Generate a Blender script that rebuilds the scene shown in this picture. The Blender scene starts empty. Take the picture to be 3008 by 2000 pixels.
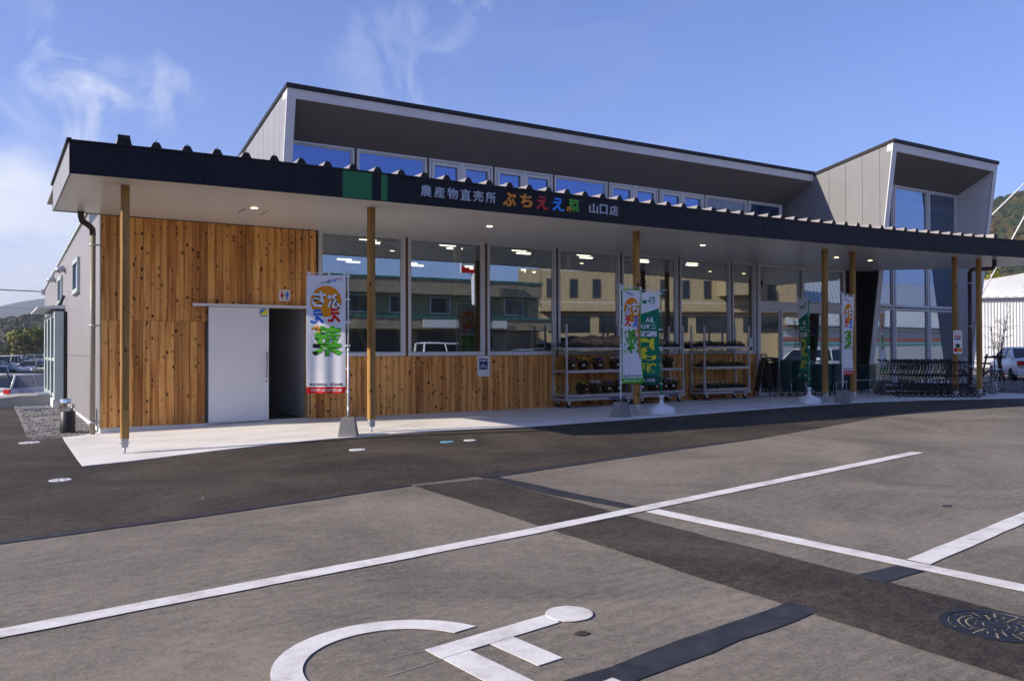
import bpy, math, random
from mathutils import Vector, Matrix
random.seed(7)
scene = bpy.context.scene
COL = scene.collection
R = math.radians

# ------------------------------------------------------------------ camera, sky, sun, exposure
YAW, PITCH, ROLL = 0.559179, 0.010506, -0.002621
fw = Vector((math.sin(YAW)*math.cos(PITCH), math.cos(YAW)*math.cos(PITCH), math.sin(PITCH)))
rt0 = Vector((math.cos(YAW), -math.sin(YAW), 0)); up0 = rt0.cross(fw)
rt = rt0*math.cos(ROLL) + up0*math.sin(ROLL); up = -rt0*math.sin(ROLL) + up0*math.cos(ROLL)
cam_data = bpy.data.cameras.new('camera')
cam_data.sensor_width = 36; cam_data.lens = 36*0.81005
cam_data.clip_start = 0.05; cam_data.clip_end = 12000
cam = bpy.data.objects.new('camera', cam_data); COL.objects.link(cam)
cam.matrix_world = Matrix(((rt.x, up.x, -fw.x, -1.635), (rt.y, up.y, -fw.y, -16.543), (rt.z, up.z, -fw.z, 1.5), (0, 0, 0, 1)))
scene.camera = cam

SUN_TO = Vector((7.35, -1.72, -3.9)).normalized()       # the way the sunlight travels
SUN_EL = math.asin(-SUN_TO.z); SUN_AZ = math.atan2(-SUN_TO.x, -SUN_TO.y)
SKY_STRENGTH = 0.145
world = bpy.data.worlds.new('World'); scene.world = world; world.use_nodes = True
wn, wl_ = world.node_tree.nodes, world.node_tree.links
wn.clear()
w_out = wn.new('ShaderNodeOutputWorld'); w_bg = wn.new('ShaderNodeBackground'); w_bg.inputs[1].default_value = SKY_STRENGTH
sky = wn.new('ShaderNodeTexSky'); sky.sky_type = 'NISHITA'; sky.sun_disc = False
sky.sun_elevation = SUN_EL; sky.sun_rotation = SUN_AZ % (2*math.pi)
sky.air_density = 1.0; sky.dust_density = 0.05; sky.ozone_density = 8.0
# clouds: thin torn wisps, and a low bank on the western side
w_tc = wn.new('ShaderNodeTexCoord'); w_sep = wn.new('ShaderNodeSeparateXYZ'); wl_.new(w_tc.outputs['Generated'], w_sep.inputs[0])
def wmath(op, a, b=None, clamp=False):
    n = wn.new('ShaderNodeMath'); n.operation = op; n.use_clamp = clamp
    for i, v in enumerate((a, b)):
        if v is None: continue
        if isinstance(v, (int, float)): n.inputs[i].default_value = v
        else: wl_.new(v, n.inputs[i])
    return n.outputs[0]
def wramp(v, stops):
    n = wn.new('ShaderNodeValToRGB'); wl_.new(v, n.inputs[0]); el = n.color_ramp.elements
    el[0].position, el[0].color = stops[0][0], (stops[0][1],)*3+(1,)
    el[1].position, el[1].color = stops[-1][0], (stops[-1][1],)*3+(1,)
    for p, c in stops[1:-1]:
        e = el.new(p); e.color = (c, c, c, 1)
    return n.outputs[0]
zc = wmath('MAXIMUM', w_sep.outputs[2], 0.02)
px_, py_ = wmath('DIVIDE', w_sep.outputs[0], wmath('ADD', zc, 0.12)), wmath('DIVIDE', w_sep.outputs[1], wmath('ADD', zc, 0.12))
w_cmb = wn.new('ShaderNodeCombineXYZ'); wl_.new(px_, w_cmb.inputs[0]); wl_.new(py_, w_cmb.inputs[1])
w_map = wn.new('ShaderNodeMapping'); wl_.new(w_cmb.outputs[0], w_map.inputs[0])
w_map.inputs['Rotation'].default_value = (0, 0, R(20)); w_map.inputs['Scale'].default_value = (1.0, 0.55, 1); w_map.inputs['Location'].default_value = (3.1, 7.7, 0)
w_n1 = wn.new('ShaderNodeTexNoise'); w_n1.inputs['Scale'].default_value = 1.15; w_n1.inputs['Detail'].default_value = 9; w_n1.inputs['Roughness'].default_value = 0.58; w_n1.inputs['Distortion'].default_value = 0.9
wl_.new(w_map.outputs[0], w_n1.inputs[0])
w_n2 = wn.new('ShaderNodeTexNoise'); w_n2.inputs['Scale'].default_value = 0.42; w_n2.inputs['Detail'].default_value = 2; wl_.new(w_map.outputs[0], w_n2.inputs[0])
wisp = wmath('MULTIPLY', wramp(w_n1.outputs[0], [(0.5, 0), (0.62, 0.25), (0.78, 0.9)]), wramp(w_n2.outputs[0], [(0.5, 0), (0.7, 0.6)]))
# torn tufts drifting over the north-western sky, and one long faint veil overhead
w_n4 = wn.new('ShaderNodeTexNoise'); w_n4.inputs['Scale'].default_value = 9.0; w_n4.inputs['Detail'].default_value = 8; w_n4.inputs['Roughness'].default_value = 0.6; w_n4.inputs['Distortion'].default_value = 1.4
w_map4 = wn.new('ShaderNodeMapping'); wl_.new(w_tc.outputs['Generated'], w_map4.inputs[0]); w_map4.inputs['Rotation'].default_value = (R(10), R(50), R(-20)); w_map4.inputs['Scale'].default_value = (1.3, 0.7, 1.2); wl_.new(w_map4.outputs[0], w_n4.inputs[0])
fib = wramp(w_n4.outputs[0], [(0.44, 0), (0.56, 0.35), (0.72, 1)])
def tuft(heading, elev, size, amount):
    """heading in degrees from +Y towards +X, elevation in degrees, angular size in degrees"""
    d = Vector((math.sin(R(heading))*math.cos(R(elev)), math.cos(R(heading))*math.cos(R(elev)), math.sin(R(elev))))
    n = wn.new('ShaderNodeVectorMath'); n.operation = 'DISTANCE'; wl_.new(w_tc.outputs['Generated'], n.inputs[0]); n.inputs[1].default_value = d
    k = wmath('SUBTRACT', 1.0, wmath('DIVIDE', n.outputs['Value'], R(size)), True)
    return wmath('MULTIPLY', wmath('MULTIPLY', wramp(k, [(0, 0), (0.6, 1)]), fib), amount)
for hd_, el_, sz_, am_ in ((3.4, 17.0, 3.0, .95), (5.4, 15.6, 3.0, .9), (9.0, 16.2, 3.0, .6), (5.0, 12.8, 2.2, .9), (4.0, 20.6, 3.4, .6), (-3.0, 21.5, 6.0, .35), (2.0, 13.4, 3.4, .3), (25.5, 20, 5.0, .42), (23.5, 17.6, 4.4, .50), (28, 23.5, 6, .35), (31, 28, 8, .3), (-25, 24, 12, .5), (-60, 30, 18, .5), (75, 26, 14, .4), (150, 28, 16, .4), (215, 22, 16, .4)):
    wisp = wmath('MAXIMUM', wisp, tuft(hd_, el_, sz_, am_))
# low bank: strongest towards the north-west and near the horizon
w_n3 = wn.new('ShaderNodeTexNoise'); w_n3.inputs['Scale'].default_value = 3.2; w_n3.inputs['Detail'].default_value = 8; w_n3.inputs['Roughness'].default_value = 0.6
w_map3 = wn.new('ShaderNodeMapping'); wl_.new(w_tc.outputs['Generated'], w_map3.inputs[0]); w_map3.inputs['Scale'].default_value = (1, 1, 3.0)
wl_.new(w_map3.outputs[0], w_n3.inputs[0])
west = wmath('ADD', wmath('MULTIPLY', w_sep.outputs[0], -0.8), wmath('MULTIPLY', w_sep.outputs[1], 0.6))
bank = wmath('ADD', wmath('MULTIPLY', wmath('SUBTRACT', 0.22, w_sep.outputs[2]), 6.0), wmath('MULTIPLY', wmath('SUBTRACT', w_n3.outputs[0], 0.5), 3.4))
bank = wmath('MULTIPLY', wramp(bank, [(0.1, 0), (0.8, 1.0)]), wramp(west, [(0.3, 0), (0.66, 1.0)]))
cl = wmath('MULTIPLY', wmath('MAXIMUM', wmath('MULTIPLY', wisp, 0.85), bank, True), wmath('MULTIPLY', w_sep.outputs[2], 60.0, True))
w_mix = wn.new('ShaderNodeMixRGB'); w_mix.blend_type = 'MIX'
w_tint = wn.new('ShaderNodeMixRGB'); w_tint.blend_type = 'MULTIPLY'; w_tint.inputs[0].default_value = 1; w_tint.inputs[2].default_value = (1.20, .97, 1.16, 1); wl_.new(sky.outputs[0], w_tint.inputs[1])
# soft shoulder on the brightest part of the sky near the horizon
w_a = wn.new('ShaderNodeMixRGB'); w_a.blend_type = 'MULTIPLY'; w_a.inputs[0].default_value = 1; w_a.inputs[2].default_value = (.075, .062, .034, 1); wl_.new(w_tint.outputs[0], w_a.inputs[1])
w_b = wn.new('ShaderNodeMixRGB'); w_b.blend_type = 'ADD'; w_b.inputs[0].default_value = 1; w_b.inputs[2].default_value = (1, 1, 1, 1); wl_.new(w_a.outputs[0], w_b.inputs[1])
w_c = wn.new('ShaderNodeMixRGB'); w_c.blend_type = 'DIVIDE'; w_c.inputs[0].default_value = 1; wl_.new(w_tint.outputs[0], w_c.inputs[1]); wl_.new(w_b.outputs[0], w_c.inputs[2])
wl_.new(cl, w_mix.inputs[0]); wl_.new(w_c.outputs[0], w_mix.inputs[1]); w_mix.inputs[2].default_value = (5.5, 5.6, 5.9, 1)
wl_.new(w_mix.outputs[0], w_bg.inputs[0]); wl_.new(w_bg.outputs[0], w_out.inputs[0])

sun_d = bpy.data.lights.new('sun', 'SUN'); sun_d.energy = 5.0; sun_d.angle = R(0.53); sun_d.color = (1.0, 0.89, 0.74)
sun = bpy.data.objects.new('sun', sun_d); COL.objects.link(sun); sun.location = (-40, 12, 30)
sun.rotation_euler = SUN_TO.to_track_quat('-Z', 'Y').to_euler()

scene.view_settings.view_transform = 'Standard'; scene.view_settings.look = 'None'
scene.view_settings.exposure = 0.45; scene.view_settings.gamma = 1.0; scene.view_settings.use_curve_mapping = False
scene.cycles.use_denoising = True; scene.cycles.use_adaptive_sampling = True; scene.cycles.adaptive_threshold = .02; scene.cycles.volume_bounces = 0
scene.cycles.max_bounces = 8; scene.cycles.diffuse_bounces = 4; scene.cycles.transparent_max_bounces = 16; scene.cycles.sample_clamp_indirect = 6
scene.cycles.caustics_reflective = False; scene.cycles.caustics_refractive = False

# ------------------------------------------------------------------ materials
MATS = {}
def new_mat(name):
    m = bpy.data.materials.new(name); m.use_nodes = True; MATS[name] = m
    return m, m.node_tree.nodes, m.node_tree.links, m.node_tree.nodes['Principled BSDF']
def setp(b, col=None, rough=None, metal=None, spec=None):
    if col is not None: b.inputs['Base Color'].default_value = (*col, 1)
    if rough is not None: b.inputs['Roughness'].default_value = rough
    if metal is not None: b.inputs['Metallic'].default_value = metal
    if spec is not None: b.inputs['Specular IOR Level'].default_value = spec
def ramp(n, l, src, stops):
    r = n.new('ShaderNodeValToRGB'); l.new(src, r.inputs[0]); el = r.color_ramp.elements
    el[0].position, el[0].color = stops[0][0], (*stops[0][1], 1)
    el[1].position, el[1].color = stops[-1][0], (*stops[-1][1], 1)
    for p, c in stops[1:-1]:
        e = el.new(p); e.color = (*c, 1)
    return r.outputs[0]
def noise(n, l, scale, detail=5, rough=.55, vec=None, dist=0):
    t = n.new('ShaderNodeTexNoise'); t.inputs['Scale'].default_value = scale; t.inputs['Detail'].default_value = detail
    t.inputs['Roughness'].default_value = rough; t.inputs['Distortion'].default_value = dist
    if vec is not None: l.new(vec, t.inputs[0])
    return t.outputs[0]
def mapping(n, l, src, scale=(1,1,1), rot=(0,0,0), loc=(0,0,0)):
    m = n.new('ShaderNodeMapping'); l.new(src, m.inputs[0]); m.inputs['Scale'].default_value = scale
    m.inputs['Rotation'].default_value = rot; m.inputs['Location'].default_value = loc
    return m.outputs[0]
def mixc(n, l, fac, a, b, mode='MIX'):
    m = n.new('ShaderNodeMixRGB'); m.blend_type = mode
    for i, v in enumerate((fac, a, b)):
        if isinstance(v, (int, float)): m.inputs[i].default_value = v
        elif isinstance(v, tuple): m.inputs[i].default_value = (*v, 1)
        else: l.new(v, m.inputs[i])
    return m.outputs[0]
def bump(n, l, b, h, strength=.3, dist=.01):
    k = n.new('ShaderNodeBump'); k.inputs['Strength'].default_value = strength; k.inputs['Distance'].default_value = dist
    l.new(h, k.inputs['Height']); l.new(k.outputs[0], b.inputs['Normal'])
def plain(name, col, rough=.5, metal=0, spec=.5, var=.10, scale=6.0, bmp=0):
    """a colour with faint dirt and tone changes of its own"""
    m, n, l, b = new_mat(name); setp(b, col, rough, metal, spec)
    tc = n.new('ShaderNodeTexCoord').outputs['Object']
    f = noise(n, l, scale, 6, .6, tc)
    lo = tuple(c*(1-var) for c in col); hi = tuple(min(1, c*(1+var)) for c in col)
    l.new(ramp(n, l, f, [(.3, lo), (.7, hi)]), b.inputs['Base Color'])
    rr = n.new('ShaderNodeMapRange'); l.new(f, rr.inputs[0]); rr.inputs[3].default_value = max(0, rough-.06); rr.inputs[4].default_value = min(1, rough+.06)
    l.new(rr.outputs[0], b.inputs['Roughness'])
    if bmp: bump(n, l, b, noise(n, l, scale*12, 4, .6, tc), bmp, .004)
    return m
def emit(name, col, s):
    m, n, l, b = new_mat(name); setp(b, col); b.inputs['Emission Color'].default_value = (*col, 1); b.inputs['Emission Strength'].default_value = s
    return m

def asphalt(name, lo, mid, hi, streak_rot=0.0, contrast=1.0, scuff=1.0):
    m, n, l, b = new_mat(name); setp(b, mid, .85, 0, .3)
    geo = n.new('ShaderNodeNewGeometry').outputs['Position']
    big = noise(n, l, .45, 9, .68, geo, .8)
    fine = noise(n, l, 55, 5, .85, geo); grit = noise(n, l, 210, 2, .6, geo)
    # curved sweep and tyre scuffs, only here and there
    wv = n.new('ShaderNodeTexWave'); wv.wave_type = 'BANDS'; wv.inputs['Scale'].default_value = 2.6; wv.inputs['Distortion'].default_value = 9; wv.inputs['Detail'].default_value = 4; wv.inputs['Detail Scale'].default_value = .8; wv.inputs['Detail Roughness'].default_value = .65
    l.new(mapping(n, l, geo, (1, 1, 1), (0, 0, streak_rot+1.1)), wv.inputs[0])
    msk = ramp(n, l, noise(n, l, .55, 3, .5, mapping(n, l, geo, (1, 1, 1), (0, 0, 0), (4.2, 1.3, 0))), [(.42, (0, 0, 0)), (.62, (1, 1, 1))])
    sc = n.new('ShaderNodeMath'); sc.operation = 'SUBTRACT'; l.new(wv.outputs['Fac'], sc.inputs[0]); sc.inputs[1].default_value = .5
    sc2 = n.new('ShaderNodeMath'); sc2.operation = 'MULTIPLY'; l.new(sc.outputs[0], sc2.inputs[0]); l.new(msk, sc2.inputs[1])
    a1 = n.new('ShaderNodeMath'); a1.operation = 'MULTIPLY_ADD'; l.new(sc2.outputs[0], a1.inputs[0]); a1.inputs[1].default_value = .085*scuff; l.new(big, a1.inputs[2])
    stq = noise(n, l, 1.0, 6, .75, mapping(n, l, geo, (7, 22, 1), (0, 0, streak_rot)), 1.2)
    med = noise(n, l, 14, 4, .7, geo, .6)
    for src_, k_ in ((stq, .55), (med, .5)):
        q_ = n.new('ShaderNodeMath'); q_.operation = 'SUBTRACT'; l.new(src_, q_.inputs[0]); q_.inputs[1].default_value = .5
        z_ = n.new('ShaderNodeMath'); z_.operation = 'MULTIPLY_ADD'; l.new(q_.outputs[0], z_.inputs[0]); z_.inputs[1].default_value = k_; l.new(a1.outputs[0], z_.inputs[2]); a1 = z_
    a3 = n.new('ShaderNodeMath'); a3.operation = 'MULTIPLY_ADD'; l.new(fine, a3.inputs[0]); a3.inputs[1].default_value = 1.3; l.new(a1.outputs[0], a3.inputs[2])
    d = n.new('ShaderNodeMath'); d.operation = 'DIVIDE'; l.new(a3.outputs[0], d.inputs[0]); d.inputs[1].default_value = 2.3
    w = .092/contrast
    col = ramp(n, l, d.outputs[0], [(.5-w, lo), (.5, mid), (.5+w, hi)])
    spk = ramp(n, l, noise(n, l, 48, 1, .5, geo), [(.79, (0, 0, 0)), (.82, (1, 1, 1))])
    col = mixc(n, l, spk, col, tuple(min(1, c*2.0) for c in hi))
    pit = ramp(n, l, noise(n, l, 26, 3, .7, geo), [(.27, (1, 1, 1)), (.32, (0, 0, 0))])
    col = mixc(n, l, pit, col, tuple(c*.45 for c in lo))
    l.new(col, b.inputs['Base Color'])
    bump(n, l, b, fine, .35, .006)
    return m
asphalt('asphalt_light', (.110, .095, .075), (.194, .166, .131), (.275, .238, .186), .35, 1.0)
asphalt('asphalt_dark', (.017, .014, .012), (.050, .040, .030), (.108, .086, .062), .15, 1.0, .6)
plain('tar', (.034, .033, .037), .6, 0, .4, .45, 7, .4)
plain('chalk', (.30, .28, .26), .9, 0, .2, .3, 40)

def concrete(name, col, var=.10, joints=False):
    m, n, l, b = new_mat(name); setp(b, col, .8, 0, .3)
    geo = n.new('ShaderNodeNewGeometry').outputs['Position']
    f = noise(n, l, .9, 7, .62, mapping(n, l, geo, (1, 1.8, 1)))
    fine = noise(n, l, 60, 3, .6, geo)
    c = ramp(n, l, f, [(.28, tuple(v*(1-var*1.6) for v in col)), (.5, col), (.75, tuple(min(1, v*(1+var)) for v in col))])
    c = mixc(n, l, .25, c, ramp(n, l, fine, [(.3, (.35, .34, .33)), (.6, (1, 1, 1))]), 'MULTIPLY')
    l.new(c, b.inputs['Base Color']); bump(n, l, b, fine, .2, .003)
concrete('concrete_apron', (.79, .765, .72), .13)
concrete('concrete_grey', (.40, .39, .37), .16)
concrete('concrete_block', (.25, .245, .235), .28)
concrete('gravel_stone', (.27, .26, .25), .45)
def paint_mat():
    m, n, l, b = new_mat('white_paint'); setp(b, (.8, .8, .78), .6)
    geo = n.new('ShaderNodeNewGeometry').outputs['Position']
    f = noise(n, l, 3.0, 8, .7, geo); fine = noise(n, l, 70, 3, .7, geo)
    c = ramp(n, l, f, [(.32, (.50, .47, .42)), (.44, (.72, .685, .63)), (.56, (.83, .80, .745))])
    c = mixc(n, l, .30, c, ramp(n, l, noise(n, l, 60, 4, .8, geo), [(.30, (.35, .33, .30)), (.52, (1, 1, 1))]), 'MULTIPLY')
    chip = ramp(n, l, noise(n, l, 34, 5, .8, geo), [(.30, (1, 1, 1)), (.35, (0, 0, 0))])
    l.new(mixc(n, l, chip, c, (.3, .28, .26)), b.inputs['Base Color']); bump(n, l, b, fine, .25, .003)
paint_mat()

def wood_mat(name, cols, knot_scale=5.0, knots=True, sat_rand=1.0, sap=False):
    """softwood board: grain along local Z, knots, each board with its own tone"""
    m, n, l, b = new_mat(name); setp(b, cols[1], .62, 0, .3)
    tc = n.new('ShaderNodeTexCoord').outputs['Object']; oi = n.new('ShaderNodeObjectInfo')
    off = n.new('ShaderNodeVectorMath'); off.operation = 'MULTIPLY_ADD'
    cx = n.new('ShaderNodeCombineXYZ')
    for i in range(3): l.new(oi.outputs['Random'], cx.inputs[i])
    l.new(cx.outputs[0], off.inputs[0]); off.inputs[1].default_value = (37.0, 11.0, 91.0); l.new(tc, off.inputs[2])
    v = off.outputs[0]
    wob = noise(n, l, 1.0, 3, .5, mapping(n, l, v, (6, 6, 1.1)))
    g1 = noise(n, l, 1.0, 4, .6, mapping(n, l, v, (15, 15, .55)), 1.2)
    g2 = noise(n, l, 1.0, 3, .6, mapping(n, l, v, (140, 140, 2.0)))
    a = n.new('ShaderNodeMath'); a.operation = 'MULTIPLY_ADD'; l.new(g2, a.inputs[0]); a.inputs[1].default_value = .35; l.new(g1, a.inputs[2])
    a2 = n.new('ShaderNodeMath'); a2.operation = 'MULTIPLY_ADD'; l.new(wob, a2.inputs[0]); a2.inputs[1].default_value = .5; l.new(a.outputs[0], a2.inputs[2])
    c = ramp(n, l, a2.outputs[0], [(.62, cols[0]), (.90, cols[1]), (1.2, cols[2])])
    tone = ramp(n, l, oi.outputs['Random'], [(0, (.62, .54, .46)), (.3, (.95, .90, .85)), (.65, (1.12, 1.10, 1.05)), (1, (.76, .66, .56))])
    c = mixc(n, l, sat_rand, c, tone, 'MULTIPLY')
    if knots:
        vo = n.new('ShaderNodeTexVoronoi'); vo.feature = 'F1'; vo.voronoi_dimensions = '2D'; vo.inputs['Scale'].default_value = 1.0; vo.inputs['Randomness'].default_value = 1.0
        if not sap: vo.voronoi_dimensions = '3D'
        sv_ = n.new('ShaderNodeSeparateXYZ'); l.new(v, sv_.inputs[0]); cv_ = n.new('ShaderNodeCombineXYZ'); l.new(sv_.outputs[0], cv_.inputs[0]); l.new(sv_.outputs[2], cv_.inputs[1])
        l.new(mapping(n, l, cv_.outputs[0], (knot_scale*1.25, knot_scale, 1)) if sap else mapping(n, l, v, (knot_scale*1.6, knot_scale*1.6, knot_scale)), vo.inputs[0])
        jit = noise(n, l, 40, 2, .5, v)
        dd = n.new('ShaderNodeMath'); dd.operation = 'MULTIPLY_ADD'; l.new(jit, dd.inputs[0]); dd.inputs[1].default_value = .10; l.new(vo.outputs['Distance'], dd.inputs[2])
        # some cells carry no knot, knot size differs from cell to cell
        rs = n.new('ShaderNodeSeparateColor'); l.new(vo.outputs['Color'], rs.inputs[0])
        sz = n.new('ShaderNodeMapRange'); l.new(rs.outputs[0], sz.inputs[0]); sz.inputs[1].default_value = .0; sz.inputs[2].default_value = 1; sz.inputs[3].default_value = -.34; sz.inputs[4].default_value = .15
        df = n.new('ShaderNodeMath'); df.operation = 'SUBTRACT'; l.new(dd.outputs[0], df.inputs[0]); l.new(sz.outputs[0], df.inputs[1])
        k = ramp(n, l, df.outputs[0], [(.10, (1, 1, 1)), (.135, (.5, .5, .5)), (.22, (0, 0, 0))])
        c = mixc(n, l, k, c, (.045, .018, .006))
    if sap:
        gx = n.new('ShaderNodeSeparateXYZ'); l.new(n.new('ShaderNodeTexCoord').outputs['Generated'], gx.inputs[0])
        wv_ = n.new('ShaderNodeMath'); wv_.operation = 'MULTIPLY_ADD'; l.new(noise(n, l, 1.0, 3, .6, mapping(n, l, v, (1, 1, 1.6))), wv_.inputs[0]); wv_.inputs[1].default_value = .5; l.new(gx.outputs[0], wv_.inputs[2])
        e = ramp(n, l, wv_.outputs[0], [(.16, (1, 1, 1)), (.36, (0, 0, 0)), (1.12, (0, 0, 0)), (1.28, (1, 1, 1))])
        rr_ = n.new('ShaderNodeMath'); rr_.operation = 'FRACT'; r9 = n.new('ShaderNodeMath'); r9.operation = 'MULTIPLY'; l.new(oi.outputs['Random'], r9.inputs[0]); r9.inputs[1].default_value = 7.31; l.new(r9.outputs[0], rr_.inputs[0])
        e2 = n.new('ShaderNodeMath'); e2.operation = 'MULTIPLY'; l.new(e, e2.inputs[0]); l.new(ramp(n, l, rr_.outputs[0], [(.35, (0, 0, 0)), (.75, (.75, .75, .75))]), e2.inputs[1])
        c = mixc(n, l, e2.outputs[0], c, tuple(min(1, q*1.25) for q in cols[2]))
    l.new(c, b.inputs['Base Color']); bump(n, l, b, g2, .12, .002)
wood_mat('cedar_board', ((.31, .110, .024), (.60, .255, .066), (.76, .40, .125)), 7.0, True, 1.0, True)
wood_mat('post_timber', ((.19, .095, .022), (.33, .18, .045), (.42, .24, .07)), 3.4, True, .3)
wood_mat('brace_timber', ((.30, .18, .08), (.45, .29, .14), (.54, .37, .19)), 3.0, False, .3)
wood_mat('mullion_timber', ((.06, .028, .012), (.11, .05, .022), (.15, .075, .034)), 4.0, True, .4)

def siding_mat(name, col, ribs, rough=.45, metal=.0, axis=1):
    m, n, l, b = new_mat(name); setp(b, col, rough, metal, .5)
    tc = n.new('ShaderNodeTexCoord').outputs['Object']
    f = noise(n, l, 1.4, 6, .6, mapping(n, l, tc, (1, 1, .5)))
    l.new(ramp(n, l, f, [(.3, tuple(c*.93 for c in col)), (.7, tuple(min(1, c*1.05) for c in col))]), b.inputs['Base Color'])
    if ribs:
        w = n.new('ShaderNodeTexWave'); w.wave_type = 'BANDS'; w.bands_direction = 'XYZ'[axis]; w.inputs['Scale'].default_value = ribs; w.inputs['Distortion'].default_value = 0
        l.new(tc, w.inputs[0]); bump(n, l, b, w.outputs['Fac'], .25, .006)
    else:
        bump(n, l, b, noise(n, l, 180, 2, .5, tc), .12, .001)
siding_mat('siding_silver', (.27, .255, .265), 3.2, .42)

siding_mat('siding_grey', (.208, .208, .217), 0, .6)
siding_mat('siding_white', (.275, .283, .315), 0, .55)
siding_mat('hood_white', (.66, .655, .67), 0, .5)
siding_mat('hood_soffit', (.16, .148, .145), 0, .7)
siding_mat('trim_dark', (.022, .02, .022), 0, .5)
siding_mat('fascia_dark', (.009, .008, .016), 0, .5)
siding_mat('rib_metal', (.30, .27, .26), 0, .4)
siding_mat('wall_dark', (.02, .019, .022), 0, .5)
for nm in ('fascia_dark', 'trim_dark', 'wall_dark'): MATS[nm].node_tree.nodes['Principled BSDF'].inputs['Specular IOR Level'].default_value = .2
def soffit_mat():
    m, n, l, b = new_mat('soffit_panel'); setp(b, (.82, .80, .76), .3, 0, .5)
    tc = n.new('ShaderNodeTexCoord').outputs['Object']
    f = noise(n, l, 1.2, 5, .6, mapping(n, l, tc, (.6, 9, 1)))
    l.new(ramp(n, l, f, [(.3, (.80, .78, .74)), (.7, (.84, .82, .78))]), b.inputs['Base Color'])
    rr = n.new('ShaderNodeMapRange'); l.new(f, rr.inputs[0]); rr.inputs[3].default_value = .24; rr.inputs[4].default_value = .36; l.new(rr.outputs[0], b.inputs['Roughness'])
soffit_mat()
plain('frame_white', (.66, .665, .70), .4, 0, .5, .05)
plain('door_white', (.78, .785, .80), .45, 0, .5, .03, 1.5)
plain('frame_teal', (.46, .53, .52), .4, 0, .5, .06)
plain('steel', (.42, .42, .44), .35, .9, .5, .12, 8)
plain('chrome', (.80, .80, .82), .08, 1, .5, .04)
plain('galvanised', (.52, .53, .55), .4, .7, .5, .15, 10)
plain('alu', (.42, .43, .47), .35, .5, .5, .08)
plain('black_plastic', (.012, .012, .013), .45, 0, .5, .2)
plain('rubber', (.014, .014, .014), .8, 0, .3, .2)
plain('pipe_beige', (.30, .265, .215), .45, 0, .4, .08)
plain('pipe_brown', (.05, .034, .03), .45, 0, .4, .12)
plain('white_plastic', (.74, .745, .76), .35, 0, .5, .05)
plain('paper', (.76, .76, .76), .8, 0, .2, .03)
plain('cloth_white', (.78, .78, .80), .85, 0, .1, .03)
plain('print_orange', (.78, .28, .015), .8, 0, .1, .05)
plain('print_red', (.62, .018, .02), .8, 0, .1, .05)
plain('print_blue', (.03, .16, .62), .8, 0, .1, .05)
plain('print_green', (.09, .42, .035), .8, 0, .1, .05)
plain('print_darkgreen', (.012, .19, .11), .8, 0, .1, .05)
plain('print_deepgreen', (.008, .085, .062), .8, 0, .1, .05)
plain('print_yellow', (.75, .70, .04), .8, 0, .1, .05)
plain('print_black', (.015, .014, .02), .8, 0, .1, .05)
plain('print_navy', (.012, .03, .17), .8, 0, .1, .05)
plain('sign_grey', (.42, .46, .52), .4, .2, .5, .05)
plain('sign_green', (.010, .16, .055), .5, 0, .4, .05)
plain('sign_orange', (.72, .26, .015), .45, 0, .4, .05)
plain('sign_red', (.50, .018, .03), .45, 0, .4, .05)
plain('sign_blue', (.03, .25, .85), .45, 0, .4, .05)
plain('sign_leaf', (.07, .36, .03), .45, 0, .4, .05)
plain('pole_green', (.012, .24, .12), .4, 0, .5, .08)
plain('basket_green', (.006, .045, .05), .4, 0, .5, .12)
plain('cart_grey', (.035, .036, .042), .4, .4, .5, .15)
plain('pot_brown', (.055, .026, .016), .7, 0, .3, .2)
plain('tray_black', (.014, .014, .015), .6, 0, .3, .2)
plain('soil_bag', (.30, .20, .11), .25, 0, .6, .25, 14)
plain('soil_bag_dark', (.035, .035, .05), .25, 0, .6, .25, 14)
plain('leaf_green', (.030, .075, .018), .7, 0, .3, .35, 30)
plain('flower_purple', (.19, .05, .30), .8, 0, .2, .3, 30)
plain('flower_yellow', (.72, .48, .02), .8, 0, .2, .2, 30)
plain('flower_white', (.72, .66, .76), .8, 0, .2, .15, 30)
plain('flower_red', (.42, .03, .04), .8, 0, .2, .3, 30)
plain('interior_floor', (.16, .155, .15), .35, 0, .5, .1, 1)
plain('interior_wall', (.22, .21, .20), .8, 0, .3, .06, 1)
plain('interior_ceiling', (.10, .10, .105), .8, 0, .3, .06, 1)
plain('lobby_wall', (.50, .50, .52), .7, 0, .3, .06, 1)
plain('lobby_floor', (.07, .07, .075), .5, 0, .4, .12, 2)
plain('car_white', (.74, .745, .76), .25, 0, .6, .03)
plain('car_silver', (.42, .45, .50), .25, .4, .6, .04)
plain('car_dark', (.03, .034, .05), .2, 0, .6, .06)
plain('car_blue', (.06, .10, .22), .22, .1, .6, .06)
plain('car_glass', (.012, .015, .018), .06, 0, .7, .1)
plain('tail_red', (.55, .012, .015), .2, 0, .6, .1)
plain('head_lens', (.75, .77, .80), .1, .2, .7, .05)
plain('wheel_rim', (.45, .46, .48), .3, .8, .5, .1)
plain('bark', (.055, .042, .034), .9, 0, .2, .35, 12, .5)
plain('stake_wood', (.075, .045, .03), .85, 0, .2, .25, 10)
plain('iron', (.026, .025, .029), .45, .5, .5, .3, 16, .3)
plain('iron_sand', (.34, .29, .21), .9, 0, .2, .25, 20)
plain('cover_white', (.66, .66, .65), .5, 0, .4, .12, 14)
plain('cover_blue', (.16, .38, .48), .5, 0, .4, .12, 14)
plain('slate_wall', (.26, .21, .15), .85, 0, .2, .2, 2)
plain('slate_stone', (.36, .30, .21), .85, 0, .2, .35, 3)
plain('teal_trim', (.05, .24, .22), .5, 0, .4, .1)
plain('brick_tan', (.46, .345, .21), .85, 0, .2, .15, 3)
plain('dark_window', (.02, .025, .035), .1, 0, .7, .1)
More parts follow.
